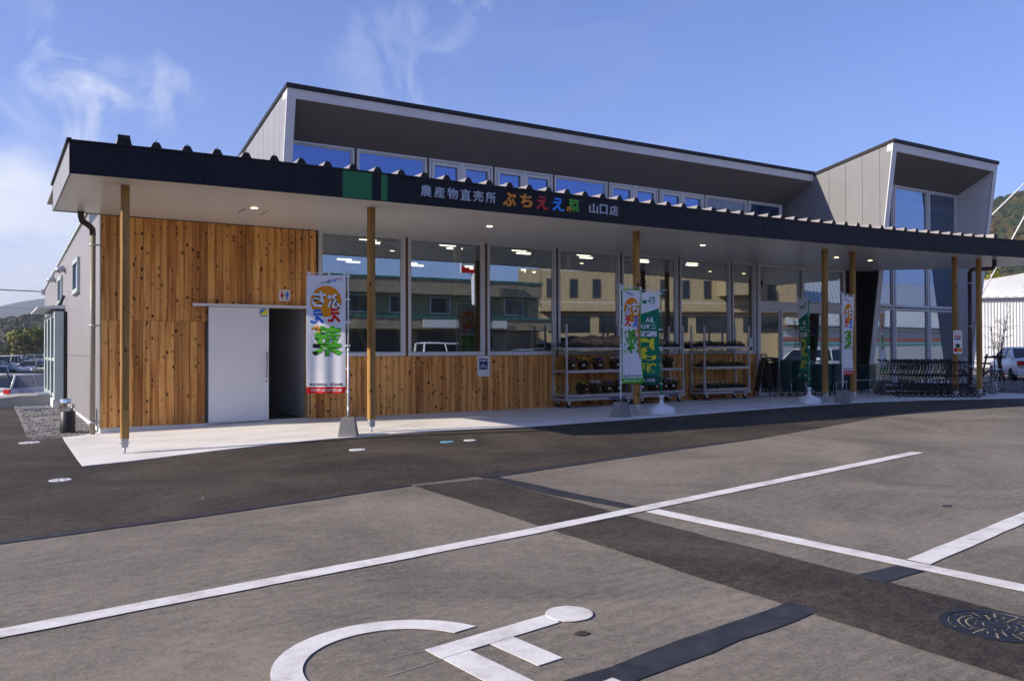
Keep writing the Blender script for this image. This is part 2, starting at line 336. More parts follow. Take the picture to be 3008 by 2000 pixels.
plain('warehouse_white', (.74, .745, .74), .6, 0, .3, .06, .6)
plain('warehouse_roof', (.68, .69, .69), .5, 0, .4, .05, .6)
plain('stripe_red', (.52, .20, .15), .6, 0, .3, .08)
plain('stripe_teal', (.16, .48, .46), .6, 0, .3, .08)
plain('wire_white', (.72, .72, .74), .4, 0, .5, .05)
plain('wire_dark', (.04, .04, .045), .5, 0, .5, .05)
plain('produce_green', (.08, .20, .03), .7, 0, .3, .4, 9)
plain('produce_orange', (.5, .16, .02), .6, 0, .3, .4, 9)
plain('board_white', (.72, .72, .72), .6, 0, .3, .04)
def glass_mat(name, refl, tint, f0):
    m, n, l, b = new_mat(name); n.remove(b); out = n['Material Output']
    tr = n.new('ShaderNodeBsdfTransparent'); tr.inputs[0].default_value = (*tint, 1)
    gl = n.new('ShaderNodeBsdfGlossy'); gl.inputs['Roughness'].default_value = 0.0; gl.inputs['Color'].default_value = (*refl, 1)
    gi = n.new('ShaderNodeNewGeometry'); dt = n.new('ShaderNodeVectorMath'); dt.operation = 'DOT_PRODUCT'; l.new(gi.outputs['Incoming'], dt.inputs[0]); l.new(gi.outputs['Normal'], dt.inputs[1])
    def mm(op, a_, b_):
        q = n.new('ShaderNodeMath'); q.operation = op
        for i_, v_ in enumerate((a_, b_)):
            if isinstance(v_, (int, float)): q.inputs[i_].default_value = v_
            elif v_ is not None: l.new(v_, q.inputs[i_])
        return q
    ab = mm('ABSOLUTE', dt.outputs['Value'], None); om = mm('SUBTRACT', 1.0, ab.outputs[0]); p5 = mm('POWER', om.outputs[0], 5.0)
    fr = mm('MULTIPLY_ADD', p5.outputs[0], 1-f0); fr.inputs[2].default_value = f0
    # float glass is never quite flat: a very slow waviness bends the mirrored lines
    tc = n.new('ShaderNodeTexCoord').outputs['Object']; bp = n.new('ShaderNodeBump'); bp.inputs['Strength'].default_value = .06; bp.inputs['Distance'].default_value = .01
    l.new(noise(n, l, .9, 1, .4, tc), bp.inputs['Height']); l.new(bp.outputs[0], gl.inputs['Normal'])
    mx = n.new('ShaderNodeMixShader'); l.new(fr.outputs[0], mx.inputs[0]); l.new(tr.outputs[0], mx.inputs[1]); l.new(gl.outputs[0], mx.inputs[2])
    l.new(mx.outputs[0], out.inputs[0])
glass_mat('glass', (.80, .90, 1.0), (.80, .87, .88), .30)
glass_mat('glass_hood', (.62, .76, 1.0), (.60, .68, .74), .32)
glass_mat('glass_blue', (.40, .56, 1.0), (.45, .55, .70), .34)
emit('lamp_warm', (1.0, .80, .45), 6.0)
emit('lamp_tube', (1.0, .86, .62), 3.2)
def leaf_mat(name, cols, scale=.6, rough=.75):
    m, n, l, b = new_mat(name); setp(b, cols[1], rough, 0, .2)
    geo = n.new('ShaderNodeNewGeometry'); f = noise(n, l, scale, 3, .6, geo.outputs['Position'])
    a = n.new('ShaderNodeMath'); a.operation = 'MULTIPLY_ADD'; l.new(geo.outputs['Random Per Island'], a.inputs[0]); a.inputs[1].default_value = .35; l.new(f, a.inputs[2])
    l.new(ramp(n, l, a.outputs[0], [(.45, cols[0]), (.66, cols[1]), (.9, cols[2])]), b.inputs['Base Color'])
    b.inputs['Transmission Weight'].default_value = 0
leaf_mat('leaf_olive', ((.035, .05, .008), (.10, .12, .018), (.20, .19, .03)), .25)
leaf_mat('leaf_yellow', ((.06, .07, .01), (.17, .17, .02), (.30, .26, .035)), .3)
leaf_mat('leaf_forest', ((.012, .022, .009), (.026, .040, .014), (.085, .055, .018)), .045)
leaf_mat('leaf_hill', ((.012, .02, .012), (.028, .038, .018), (.065, .045, .018)), .02)
leaf_mat('leaf_bamboo', ((.03, .045, .015), (.07, .085, .03), (.13, .13, .05)), 3)
plain('far_forest', (.035, .045, .03), .95, 0, .1, .4, .006)
plain('lower_ground', (.13, .125, .115), .9, 0, .2, .25, .05)
plain('road_white', (.5, .5, .48), .8, 0, .2, .1)

# ------------------------------------------------------------------ mesh helpers
class MB:
    def __init__(s): s.v = []; s.f = []
    def poly(s, pts):
        i = len(s.v); s.v += [tuple(p) for p in pts]; s.f.append(tuple(range(i, i+len(pts)))); return s
    def box(s, x0, x1, y0, y1, z0, z1):
        i = len(s.v)
        s.v += [(x0,y0,z0),(x1,y0,z0),(x1,y1,z0),(x0,y1,z0),(x0,y0,z1),(x1,y0,z1),(x1,y1,z1),(x0,y1,z1)]
        s.f += [(i,i+3,i+2,i+1),(i+4,i+5,i+6,i+7),(i,i+1,i+5,i+4),(i+1,i+2,i+6,i+5),(i+2,i+3,i+7,i+6),(i+3,i,i+4,i+7)]; return s
    def cbox(s, x0, x1, y0, y1, z0, z1, c):
        """box with its vertical edges chamfered on the -y side and top"""
        i = len(s.v)
        P = [(x0+c, y0), (x1-c, y0), (x1, y0+c), (x1, y1), (x0, y1), (x0, y0+c)]
        return s.prism([(p[0], p[1], z0) for p in P], (0, 0, z1-z0))
    def prism(s, base, d):
        n = len(base); i = len(s.v); d = Vector(d)
        s.v += [tuple(p) for p in base] + [tuple(Vector(p)+d) for p in base]
        s.f.append(tuple(range(i+n-1, i-1, -1))); s.f.append(tuple(range(i+n, i+2*n)))
        for k in range(n):
            k2 = (k+1) % n; s.f.append((i+k, i+k2, i+n+k2, i+n+k))
        return s
    def tube(s, pts, r, n=8, closed=False):
        pts = [Vector(p) for p in pts]; rings = []; m = len(pts)
        rr = r if isinstance(r, (list, tuple)) else [r]*m
        a = None
        for k, p in enumerate(pts):
            if closed: t = pts[(k+1) % m]-pts[k-1]
            else: t = pts[min(k+1, m-1)]-pts[max(k-1, 0)]
            t.normalize()
            if a is None: a = t.cross(Vector((0,0,1)) if abs(t.z) < .9 else Vector((1,0,0))).normalized()
            else: a = (a-t*a.dot(t)).normalized()
            b = t.cross(a).normalized()
            ring = []
            for j in range(n):
                an = 2*math.pi*j/n; q = p+(a*math.cos(an)+b*math.sin(an))*rr[k]; ring.append(len(s.v)); s.v.append(tuple(q))
            rings.append(ring)
        for k in range(m if closed else m-1):
            A, B = rings[k], rings[(k+1) % m]
            for j in range(n): s.f.append((A[j], A[(j+1) % n], B[(j+1) % n], B[j]))
        if not closed:
            s.f.append(tuple(reversed(rings[0]))); s.f.append(tuple(rings[-1]))
        return s
    def lathe(s, prof, c=(0,0,0), n=16, axis='z'):
        i = len(s.v); m = len(prof)
        for (r, h) in prof:
            for j in range(n):
                a = 2*math.pi*j/n
                if axis == 'z': p = (c[0]+r*math.cos(a), c[1]+r*math.sin(a), c[2]+h)
                elif axis == 'y': p = (c[0]+r*math.cos(a), c[1]+h, c[2]+r*math.sin(a))
                else: p = (c[0]+h, c[1]+r*math.cos(a), c[2]+r*math.sin(a))
                s.v.append(p)
        for k in range(m-1):
            for j in range(n): s.f.append((i+k*n+j, i+k*n+(j+1) % n, i+(k+1)*n+(j+1) % n, i+(k+1)*n+j))
        s.f.append(tuple(i+j for j in reversed(range(n)))); s.f.append(tuple(i+(m-1)*n+j for j in range(n)))
        return s
    def grid(s, fn, nu, nv):
        i = len(s.v)
        for a in range(nu+1):
            for b in range(nv+1): s.v.append(tuple(fn(a/nu, b/nv)))
        for a in range(nu):
            for b in range(nv):
                q = i+a*(nv+1)+b; s.f.append((q, q+nv+1, q+nv+2, q+1))
        return s
    def mesh(s, name, mat, smooth=False):
        me = bpy.data.meshes.new(name); me.from_pydata(s.v, [], s.f); me.update()
        me.materials.append(MATS[mat])
        if smooth:
            for p in me.polygons: p.use_smooth = True
        return me
    def build(s, name, mat, parent=None, smooth=False, loc=None):
        return link(name, s.mesh(name, mat, smooth), parent, loc)
def link(name, me, parent=None, loc=None, rot=None):
    o = bpy.data.objects.new(name, me); COL.objects.link(o)
    if parent is not None: o.parent = parent
    if loc is not None: o.location = loc
    if rot is not None: o.rotation_euler = rot
    return o
def thing(name, label, cat, loc=(0,0,0), rz=0, group=None):
    o = bpy.data.objects.new(name, None); COL.objects.link(o); o.empty_display_size = .1
    o.location = loc; o.rotation_euler = (0, 0, rz); o['label'] = label; o['category'] = cat
    if group: o['group'] = group
    return o
def tag(o, label, cat, group=None):
    o['label'] = label; o['category'] = cat
    if group: o['group'] = group
    return o
def struct(o, kind='structure', label=None):
    o['kind'] = kind
    if label: o['label'] = label
    return o
def copy_tree(o, parent=None):
    c = o.copy(); COL.objects.link(c); c.parent = parent
    for ch in list(o.children): copy_tree(ch, c)
    return c
TXT = {}
def text_mesh(s, size=1.0, bold=0.0, extrude=0.0, align='CENTER'):
    cu = bpy.data.curves.new('t', 'FONT'); cu.body = s; cu.size = size; cu.offset = bold; cu.extrude = extrude
    cu.align_x = align; cu.resolution_u = 2; cu.fill_mode = 'BOTH' if extrude else 'FRONT'
    o = bpy.data.objects.new('t', cu); COL.objects.link(o)
    dg = bpy.context.evaluated_depsgraph_get(); me = bpy.data.meshes.new_from_object(o.evaluated_get(dg))
    v = [tuple(x.co) for x in me.vertices]; f = [tuple(p.vertices) for p in me.polygons]
    bpy.data.objects.remove(o); bpy.data.curves.remove(cu); bpy.data.meshes.remove(me)
    return v, f
def glyph(s, x0, x1, z0, z1, bold=.03):
    """glyph outline stretched into a box: list of (x,z), faces"""
    key = (s, bold)
    if key not in TXT: TXT[key] = text_mesh(s, 1.0, bold)
    v, f = TXT[key]
    ax, bx = min(p[0] for p in v), max(p[0] for p in v); ay, by = min(p[1] for p in v), max(p[1] for p in v)
    return [(x0+(p[0]-ax)/(bx-ax)*(x1-x0), z0+(p[1]-ay)/max(1e-6, by-ay)*(z1-z0)) for p in v], f

def interp(x, xs, ys):
    if x <= xs[0]: return ys[0]
    for a in range(len(xs)-1):
        if x <= xs[a+1]: return ys[a]+(ys[a+1]-ys[a])*(x-xs[a])/(xs[a+1]-xs[a])
    return ys[-1]
def g(X, Y):
    """height of the paved ground: it rises gently towards the entrance"""
    fr = interp(X, [-1,0,4,10,16,18,22,26], [-.05,-.04,.08,.12,.18,.18,.15,.13]); wa = interp(X, [0,3,10,16,22], [0,.08,.08,.11,.13])
    if Y >= 0: return wa
    if Y >= -3.4:
        t = -Y/3.4; return wa*(1-t)+fr*t
    t = min(1, max(0, (Y+8)/4.6)); t = t*t*(3-2*t); return fr*t

# ------------------------------------------------------------------ ground
lot_xs = [-60,-40,-25,-15,-10,-6,-4,-3,-2,-1,0,1,2,3,4,5,6,7,8,9,10,11,12,13,14,15,16,17,18,19,20,21,22,23,24,25,26,28,30,34,40,50,65,90]
def sheet(name, mat, ylo, yhi, xs, dz, parent=None, n=10):
    mb = MB(); i = 0; m = n+1
    for x in xs:
        a, b = ylo(x), yhi(x)
        for k in range(m):
            y = a+(b-a)*k/n; mb.v.append((x, y, g(x, y)+dz))
    for a in range(len(xs)-1):
        for k in range(n):
            q = a*m+k; mb.f.append((q, q+m, q+m+1, q+1))
    return mb.build(name, mat, parent, True)
ground = MB(); N = 24
ground.grid(lambda u, v: (-4000+8000*u, -3500+8000*v, -1.0), 8, 8)
struct(ground.build('ground', 'lower_ground'))
lot = MB()
ys = [-70,-45,-30,-22,-16,-13,-11,-9,-8,-7,-6.5,-6,-5.5,-5,-4.5,-4,-3.4,-2.5,-1.5,-.7,0,1,3,6,10,15,20,26]
lot_xs2 = sorted(set(lot_xs+[.0]))
for x in lot_xs:
    for y in ys:
        yy = min(y, 10.4) if x <= 0 else y; lot.v.append((x, yy, g(x, yy)))
for a in range(len(lot_xs)-1):
    for k in range(len(ys)-1):
        q = a*len(ys)+k; lot.f.append((q, q+len(ys), q+len(ys)+1, q+1))
# the lot's edge drops to the lower ground behind
nb = len(ys)
for a in range(len(lot_xs)-1):
    q0 = a*nb+nb-1; q1 = (a+1)*nb+nb-1; i = len(lot.v)
    lot.v += [(lot.v[q0][0], lot.v[q0][1], -1.05), (lot.v[q1][0], lot.v[q1][1], -1.05)]; lot.f.append((q0, q1, i+1, i))
lot_o = struct(lot.build('parking_lot', 'asphalt_light', None, True))
T1X = [-60,-10,-1.58,.13,2.33,3.2,7.2,9.24,13.91,15.79,19.83,24,40]; T1Y = [-20,-10.4,-8.9,-8.6,-8.12,-8.0,-7.25,-7.04,-5.97,-5.74,-5.95,-6.3,-7.5]
def t1(x): return interp(x, T1X, T1Y)
xs_d = sorted(set(lot_xs + [-1.58,.13,2.33,3.2,7.2,9.24,13.9,15.8,-.62,-.6]))
dr = sheet('driveway', 'asphalt_dark', t1, lambda x: -1.0 if x < 24 else 0, [x for x in xs_d if -.62 <= x <= 34], .004, None, 22)
sheet('driveway_side', 'asphalt_dark', t1, lambda x: 10.3, [x for x in xs_d if -25 <= x <= -.62], .004, dr, 40)
struct(dr)
tsb = MB(); rj = random.Random(21); ja = jb = 0.0
for k in range(241):
    y = -45+(t1(2.75)-.17+45)*k/240
    ja = ja*.7+rj.uniform(-.010, .010); jb = jb*.7+rj.uniform(-.010, .010)
    x0, x1 = 2.30+ja, 3.21+jb+.06*max(0, min(1, (-12-y)/3))
    tsb.v += [(x0, y, g(x0, y)+.0038), (x0+.02, y, g(x0, y)+.0042), ((x0+x1)/2, y, g(2.75, y)+.0042), (x1-.02, y, g(x1, y)+.0042), (x1, y, g(x1, y)+.0038)]
for k in range(240):
    for q in range(4): i = k*5+q; tsb.f.append((i, i+1, i+6, i+5))
tsb.build('trench_strip', 'asphalt_dark', lot_o, True)

# concrete apron in front of the shop
AX = [-.62,.19,1.19,2.05,2.9,3.73,5.2,6.5,7.4,9.4,11.9,14.9,18.3,20.84,22.4,24.2]; AY = [-4.2,-3.98,-3.74,-3.6,-3.58,-3.66,-3.74,-4.0,-3.97,-3.95,-3.86,-3.85,-4.15,-4.5,-4.72,-4.95]
def aedge(x): return interp(x, AX, AY)
ap = MB(); axs = [-.62,-.3,0,.5,1.2,2.05,2.9,3.73,4.5,5.2,6.5,7.4,8.4,9.4,10.6,11.9,13.4,14.9,16.6,18.3,19.6,20.84,22.4,24.2]
for x in axs:
    a = aedge(x); b = -.36*min(1, max(0, -x/.6)) if x < 0 else .35
    if x > 23.5: b = -3.3
    ap.v.append((x, a, g(x, a)-.05))
    for k in range(11):
        y = a+(b-a)*k/10; ap.v.append((x, y, g(x, y)+.014))
for a in range(len(axs)-1):
    for k in range(11):
        q = a*12+k; ap.f.append((q, q+12, q+13, q+1))
ap.f.append(tuple(range(11, -1, -1)))
struct(ap.build('pavement', 'concrete_apron'))
# expansion joints are thin dark grooves across the apron
for jx in (4.9, 10.9, 16.9):
    j = MB(); a = aedge(jx)
    for k in range(8):
        y0, y1 = a+.02+(0-a-.05)*k/8, a+.02+(0-a-.05)*(k+1)/8
        j.poly([(jx, y0, g(jx,y0)+.0165), (jx+.008, y0, g(jx,y0)+.0165), (jx+.008, y1, g(jx,y1)+.0165), (jx, y1, g(jx,y1)+.0165)])
    j.build('expansion_joint', 'concrete_grey', bpy.data.objects['pavement'])

def slab(name, pts, mat, z, th, parent, wob=0.0):
    """painted or filled patch with slightly uneven edges"""
    out = []
    for k in range(len(pts)):
        a, b = Vector(pts[k]), Vector(pts[(k+1) % len(pts)]); L = (b-a).length; n = max(1, int(L/.25)) if wob else 1
        for j in range(n):
            p = a.lerp(b, j/n)
            if wob and j: p = p+Vector((random.uniform(-wob, wob), random.uniform(-wob, wob)))
            out.append((p.x, p.y, g(p.x, p.y)+z))
    area = sum(out[k][0]*out[(k+1) % len(out)][1]-out[(k+1) % len(out)][0]*out[k][1] for k in range(len(out)))
    if area < 0: out.reverse()
    return MB().prism(out, (0, 0, th)).build(name, mat, parent)
Z1 = .0045
def band(p, q, w):
    p, q = Vector(p), Vector(q); d = (q-p).normalized(); nn = Vector((-d.y, d.x))*w/2
    return [p+nn, q+nn, q-nn, p-nn]
# lines of the parking bays
slab('parking_line', [(-12, -12.83), (-1.6, -11.29), (1.9, -10.79), (9.60, -9.44), (9.66, -9.6), (1.87, -10.96), (-1.6, -11.45), (-12, -12.99)], 'white_paint', Z1+.0024, .0010, lot_o, .006)
slab('parking_line', [(3.45, -10.72), (3.63, -10.69), (4.02, -15.3), (3.86, -15.3)], 'white_paint', Z1+.0024, .0010, lot_o, .006)
slab('parking_line', [(3.86, -13.03), (3.86, -13.2), (9.6, -12.18), (9.57, -12.02)], 'white_paint', Z1+.0024, .0011, lot_o, .006)
# tar seams
T1a = [(-9, -10.2), (-1.58, -8.86), (.13, -8.57), (2.3, -8.1)]
slab('tar_seam', T1a+[(2.27, -8.22), (.1, -8.7), (-1.58, -8.98), (-9, -10.32)], 'tar', Z1, .0022, lot_o, .012)
slab('tar_seam', [(3.2, -8.02), (3.74, -7.92), (7.2, -7.24), (9.24, -7.02), (9.21, -7.06), (7.0, -7.45), (3.61, -8.13), (3.2, -8.2)], 'tar', Z1, .0022, lot_o, .012)
slab('tar_seam', [(3.22, -8.22), (3.4, -8.2), (3.56, -10.5), (3.4, -10.45), (3.22, -9.4)], 'tar', Z1, .0024, lot_o, .012)
slab('tar_seam', [(3.2, -13.09), (3.2, -13.3), (3.80, -13.27), (3.8, -13.08)], 'tar', Z1, .0022, lot_o, .01)
slab('tar_seam', [(2.36, -13.24), (2.38, -13.44), (-8, -14.9), (-8, -14.68)], 'tar', Z1, .0015, lot_o, .016)
# wheelchair symbol
cx, cy, ro, ri = .03, -12.86, .60, .455
def ring_sector(name, th):
    mb = MB(); n = 36
    for k in range(n+1):
        a = R(23+(276-23)*k/n); b = R(27+(276-27)*k/n)
        mb.v += [(cx+ro*math.cos(a), cy+ro*math.sin(a), Z1+th), (cx+ri*math.cos(b), cy+ri*math.sin(b), Z1+th), (cx+ri*math.cos(b), cy+ri*math.sin(b), Z1), (cx+ro*math.cos(a), cy+ro*math.sin(a), Z1)]
    for k in range(n):
        for j in range(4):
            q = k*4; mb.f.append((q+j, q+(j+1) % 4, q+4+(j+1) % 4, q+4+j))
    mb.f.append((3, 2, 1, 0)); mb.f.append((n*4, n*4+1, n*4+2, n*4+3))
    return mb.build(name, 'white_paint', lot_o)
ring_sector('wheelchair_symbol', .003)
slab('wheelchair_symbol', [(1.02, -12.665), (1.0, -12.815), (.385, -12.915), (.21, -12.945), (.195, -12.795)], 'white_paint', Z1, .003, lot_o)
slab('wheelchair_symbol', [(.51, -12.90), (.665, -12.875), (.71, -13.25), (.555, -13.27)], 'white_paint', Z1, .003, lot_o)
slab('wheelchair_symbol', [(.213, -12.95), (.38, -12.922), (.46, -13.62), (.30, -13.79)], 'white_paint', Z1, .003, lot_o)
slab('wheelchair_symbol', [(.463, -13.62), (.76, -13.57), (.78, -13.72), (.303, -13.79)], 'white_paint', Z1, .003, lot_o)
slab('wheelchair_symbol', [(1.13+.135*math.cos(k/24*6.2832)*(1+random.uniform(-.02, .02)), -12.725+.135*math.sin(k/24*6.2832)*(1+random.uniform(-.02, .02))) for k in range(24)], 'white_paint', Z1+.001, .004, lot_o)
# faint chalk setting-out marks left beside the symbol
for p, q in (((-.62, -12.55), (-.47, -12.92)), ((.0, -12.80), (.2, -12.79)), ((-.1, -13.0), (.22, -12.945)), ((.71, -13.25), (.82, -13.32))):
    slab('chalk_mark', band(p, q, .0045), 'chalk', Z1, .0008, lot_o)
# stains and the sunk line in the bay
slab('oil_stain', [(1.0+.04*math.cos(k/9*6.28)*(1+.5*random.random()), -13.02+.03*math.sin(k/9*6.28)*(1+.4*random.random())) for k in range(9)], 'asphalt_dark', Z1, .0008, lot_o)
slab('patch', [(5.98, -12.03), (6.07, -12.0), (6.12, -12.05), (6.03, -12.085)], 'tar', Z1, .001, lot_o)
# survey chalk dots on the driveway
for x, y, a in ((-.55, -6.6, .3), (.15, -7.8, 1.2), (4.95, -6.2, .1), (2.9, -6.9, .4)):
    slab('chalk_mark', band((x, y), (x+.09*math.cos(a), y+.09*math.sin(a)), .014), 'chalk', .0046, .001, dr)

# manhole covers
def cover(x, y, r, mat, label, group=None):
    t = thing('drain_cover', label, 'cover', (x, y, g(x, y)+.004), 0, group)
    MB().lathe([(r, -.03), (r, .006), (r*.97, .008), (r*.86, .008), (r*.85, .004), (r*.84, .004)], (0,0,0), 28).build('rim', mat, t)
    mb = MB().lathe([(r*.82, -.01), (r*.82, .005), (r*.8, .006)], (0,0,0), 28)
    mb.build('lid', mat, t)
    for k in range(6):
        a = k*math.pi/3
        MB().box(r*.2, r*.7, -.012, .012, .006, .011).build('tread_bar', mat, t).rotation_euler = (0, 0, a)
    return t
cover(-1.12, -.84, .155, 'cover_white', 'white round drain cover beside the gravel bed, left of the pavement')
cover(-.96, -5.46, .12, 'cover_white', 'white round drain cover alone on the dark driveway at far left')
cover(2.88, -5.06, .12, 'cover_white', 'white round drain cover on the driveway below the concrete banner block')
cover(4.35, -5.07, .11, 'cover_blue', 'pale blue round drain cover on the dark driveway')
cover(4.75, -5.08, .10, 'cover_white', 'white round drain cover just right of the blue cover')
mh = thing('manhole', 'black cast iron manhole cover with sandy pattern in the dark strip', 'manhole', (2.95, -14.12, .004))
mh.scale = (.9, .9, .9)
MB().lathe([(.30, -.05), (.30, .006), (.285, .009), (.262, .009), (.258, .0)], (0,0,0), 44).build('rim', 'iron', mh)
MB().lathe([(.257, -.02), (.257, .001), (.25, .002)], (0,0,0), 44).build('lid', 'iron_sand', mh)
def arcseg(r0, r1, a0, a1, z0, z1, n=4):
    P = [(r1*math.cos(a0+(a1-a0)*k/n), r1*math.sin(a0+(a1-a0)*k/n), z0) for k in range(n+1)]+[(r0*math.cos(a0+(a1-a0)*k/n), r0*math.sin(a0+(a1-a0)*k/n), z0) for k in range(n, -1, -1)]
    return MB().prism(P, (0, 0, z1-z0))
for k in range(12):
    a = k*math.pi/6; arcseg(.205, .248, a+.04, a+.48, 0, .008).build('tread', 'iron', mh)
for k in range(24):
    a = k*math.pi/12; arcseg(.165, .19, a+.03, a+.21, 0, .007, 2).build('tread', 'iron', mh)
for k in range(8):
    a = k*math.pi/4; arcseg(.115, .15, a+.05, a+.70, 0, .008).build('tread', 'iron', mh)
for k in range(14):
    a = k*math.pi/7; arcseg(.075, .105, a+.05, a+.38, 0, .007, 2).build('tread', 'iron', mh)
MB().lathe([(.062, 0), (.062, .008), (.058, .009)], (0,0,0), 20).build('tread', 'iron', mh)

# gravel bed beside the building
gb = MB(); gb.poly([(-1.12, 8.9, .012), (-1.1, -.32, -.035), (-.62, -.34, -.03), (0, 0, .0), (.0, 8.9, .012)])
gbed = struct(gb.build('gravel_bed', 'concrete_grey'))
st = MB(); rnd = random.Random(3)
def stone(mb, x, y, z, r, rn):
    i = len(mb.v); sx, sy, sz = r*rn.uniform(.7, 1.3), r*rn.uniform(.7, 1.3), r*rn.uniform(.5, .9); a = rn.uniform(0, 6.28)
    pts = [(1,0,0),(-.5,.87,0),(-.5,-.87,0),(.5,.6,.8),(-.9,.1,.7),(.4,-.7,.8)]
    for p in pts:
        px, py, pz = p[0]*sx*rn.uniform(.8,1.2), p[1]*sy*rn.uniform(.8,1.2), p[2]*sz
        mb.v.append((x+px*math.cos(a)-py*math.sin(a), y+px*math.sin(a)+py*math.cos(a), z+pz))
    mb.f += [(i+3,i+4,i+5),(i,i+3,i+5),(i,i+1,i+3),(i+1,i+4,i+3),(i+1,i+2,i+4),(i+2,i+5,i+4),(i+2,i,i+5)]
for k in range(7000):
    y = -.33+9.1*(rnd.random()**1.35); x = rnd.uniform(-1.12, -.02)
    if y < 0 and x > -.62 and y < -.36+.6*(x+.62): continue
    stone(st, x, y, -.02+.03*min(1, max(0, y))-.0, rnd.uniform(.018, .042)*(1+.04*y), rnd)
struct(st.build('gravel', 'gravel_stone'), 'stuff', 'grey crushed gravel along the side wall of the shop')
gr = thing('drain_grate', 'pale slotted drain grate lying in the gravel bed', 'grate', (-.75, 7.4, .04))
MB().box(-.25,.25,-.35,-.31,0,.05).box(-.25,.25,.31,.35,0,.05).build('frame', 'galvanised', gr)
for k in range(12): MB().box(-.24+k*.042, -.222+k*.042, -.31, .31, .01, .045).build('bar', 'galvanised', gr)
# concrete ramp up to the side door
rp = MB(); rp.prism([(-7, 8.9, -.05), (0, 8.9, -.05), (0, 8.9, .30), (-1.04, 8.9, .30), (-2.0, 8.9, .20), (-7, 8.9, -.04)], (0, 1.6, 0))
struct(rp.build('ramp', 'concrete_grey'))

# ------------------------------------------------------------------ the shop building
B = thing('market_building', 'long modern farm shop with cedar boards, tall windows and leaning roof hoods', 'building')
SOF = 3.945
# foundations, shell
MB().box(0, 4.0, .0, .22, -.3, .107).box(0, .22, .22, 18.6, -.3, .107).build('foundation', 'concrete_apron', B)
wood = MB().box(.02, 1.80, .03, .2, .107, 3.93).box(1.80, 4.0, .03, .2, 2.36, 3.93).box(3.84, 4.0, .03, .2, .1, 2.36).box(4.0, 17.0, .03, .2, .05, 1.36).build('wood_cladding', 'mullion_timber', B)
PW = .1405
plank_cache = {}
def plank(x0, x1, z0, z1, dep=0):
    key = (round(x1-x0, 4), round(z1-z0, 3), dep)
    if key not in plank_cache:
        w, h = x1-x0, z1-z0
        plank_cache[key] = MB().cbox(.0028, w-.0028, -.012-dep, .03, 0, h, .005).mesh('plank', 'cedar_board')
    link('plank', plank_cache[key], wood, (x0, 0, z0))
def run(x0, x1, z0, z1):
    n = max(1, round((x1-x0)/PW)); w = (x1-x0)/n
    for k in range(n): plank(x0+k*w, x0+(k+1)*w, z0, z1, (0, .002, .005)[(k*7+int(z0*10)) % 3])
run(.0, 1.80, .107, 2.042); run(.0, 1.84, 2.046, 3.93); run(1.84, 3.98, 2.375, 3.93); run(3.86, 3.99, .10, 2.372)
run(4.0, 17.0, .06, 1.352)
MB().box(-.012, .0, -.015, .03, .1, 3.93).build('corner_trim', 'frame_teal', B)
# shop floor, inner walls, ceiling
MB().box(4.0, 22.0, .03, 14.0, -.2, .115).build('floor', 'interior_floor', B)
MB().box(4.0, 22.0, 13.8, 14.0, .1, 6.0).box(3.9, 4.0, .2, 13.9, .1, 5.2).build('inner_wall', 'interior_wall', B)
MB().poly([(4.0, .02, 4.32), (4.0, 3.1, 4.42), (22, 3.1, 4.42), (22, .02, 4.32)]).poly([(4.0, 3.1, 6.6), (4.0, 14, 4.9), (22, 14, 4.9), (22, 3.1, 6.6)]).build('ceiling', 'interior_ceiling', B)
MB().box(4.0, 22.0, .0, .25, 4.0, 4.33).build('lintel', 'wall_dark', B)
MB().box(4.0, 22.0, 2.85, 3.0, 4.3, 4.55).build('beam', 'brace_timber', B)
# slab roof over the low left wing and over the canopy side
MB().prism([(0, 0, 4.33), (0, 18.6, 3.70), (0, 18.6, 3.76), (0, 0, 4.39)], (4.0, 0, 0)).build('low_roof', 'trim_dark', B)
# lobby behind the sliding door
lob = MB()
lob.poly([(1.9, .05, .1), (3.84, .05, .1), (3.84, 4, .1), (1.9, 4, .1)])
lob.build('lobby_floor', 'lobby_floor', B)
MB().box(3.84, 3.9, .2, 4.0, .1, 2.6).box(1.85, 1.9, .2, 4.0, .1, 2.6).box(1.85, 3.9, 4.0, 4.06, .1, 2.6).box(1.85, 3.9, .2, 4.06, 2.5, 2.56).build('lobby_wall', 'lobby_wall', B)
MB().box(3.80, 3.84, -.01, .22, .1, 2.36).box(1.82, 3.84, -.005, .22, 2.33, 2.37).build('door_casing', 'brace_timber', B)
dr_ = MB().cbox(1.853, 2.995, -.075, -.03, .115, 2.325, .004).build('sliding_door', 'door_white', B)
MB().tube([(2.945, -.078, 1.45), (2.945, -.125, 1.43), (2.945, -.125, .98), (2.945, -.078, .96)], .014, 8).build('handle', 'steel', dr_, True)
MB().lathe([(.022, 0), (.022, -.012), (.016, -.014)], (2.945, -.075, .885), 14, 'y').build('lock', 'steel', dr_, True)
stk = MB().box(2.81, 2.97, -.0785, -.0755, 2.195, 2.31).build('sticker', 'print_yellow', dr_)
MB().prism([(2.812, -.0795, 2.308), (2.812, -.0795, 2.20), (2.955, -.0795, 2.308)], (0, .001, 0)).build('sticker', 'print_blue', dr_)
def flat_text(s, x0, x1, z0, z1, y, mat, parent, bold=.02, name='lettering'):
    v, f = glyph(s, x0, x1, z0, z1, bold); mb = MB(); mb.v = [(p[0], y, p[1]) for p in v]; mb.f = [tuple(q) for q in f]
    return mb.build(name, mat, parent)
flat_text('ALSOK', 2.812, 2.968, 2.155, 2.185, -.0765, 'print_navy', dr_, .04)
for k in range(2): MB().box(2.825, 2.87-.01*k, -.0805, -.0798, 2.288-.018*k, 2.297-.018*k).build('lettering', 'paper', dr_)
tk = MB().box(1.55, 3.86, -.10, -.012, 2.335, 2.385).build('door_track', 'frame_white', B)
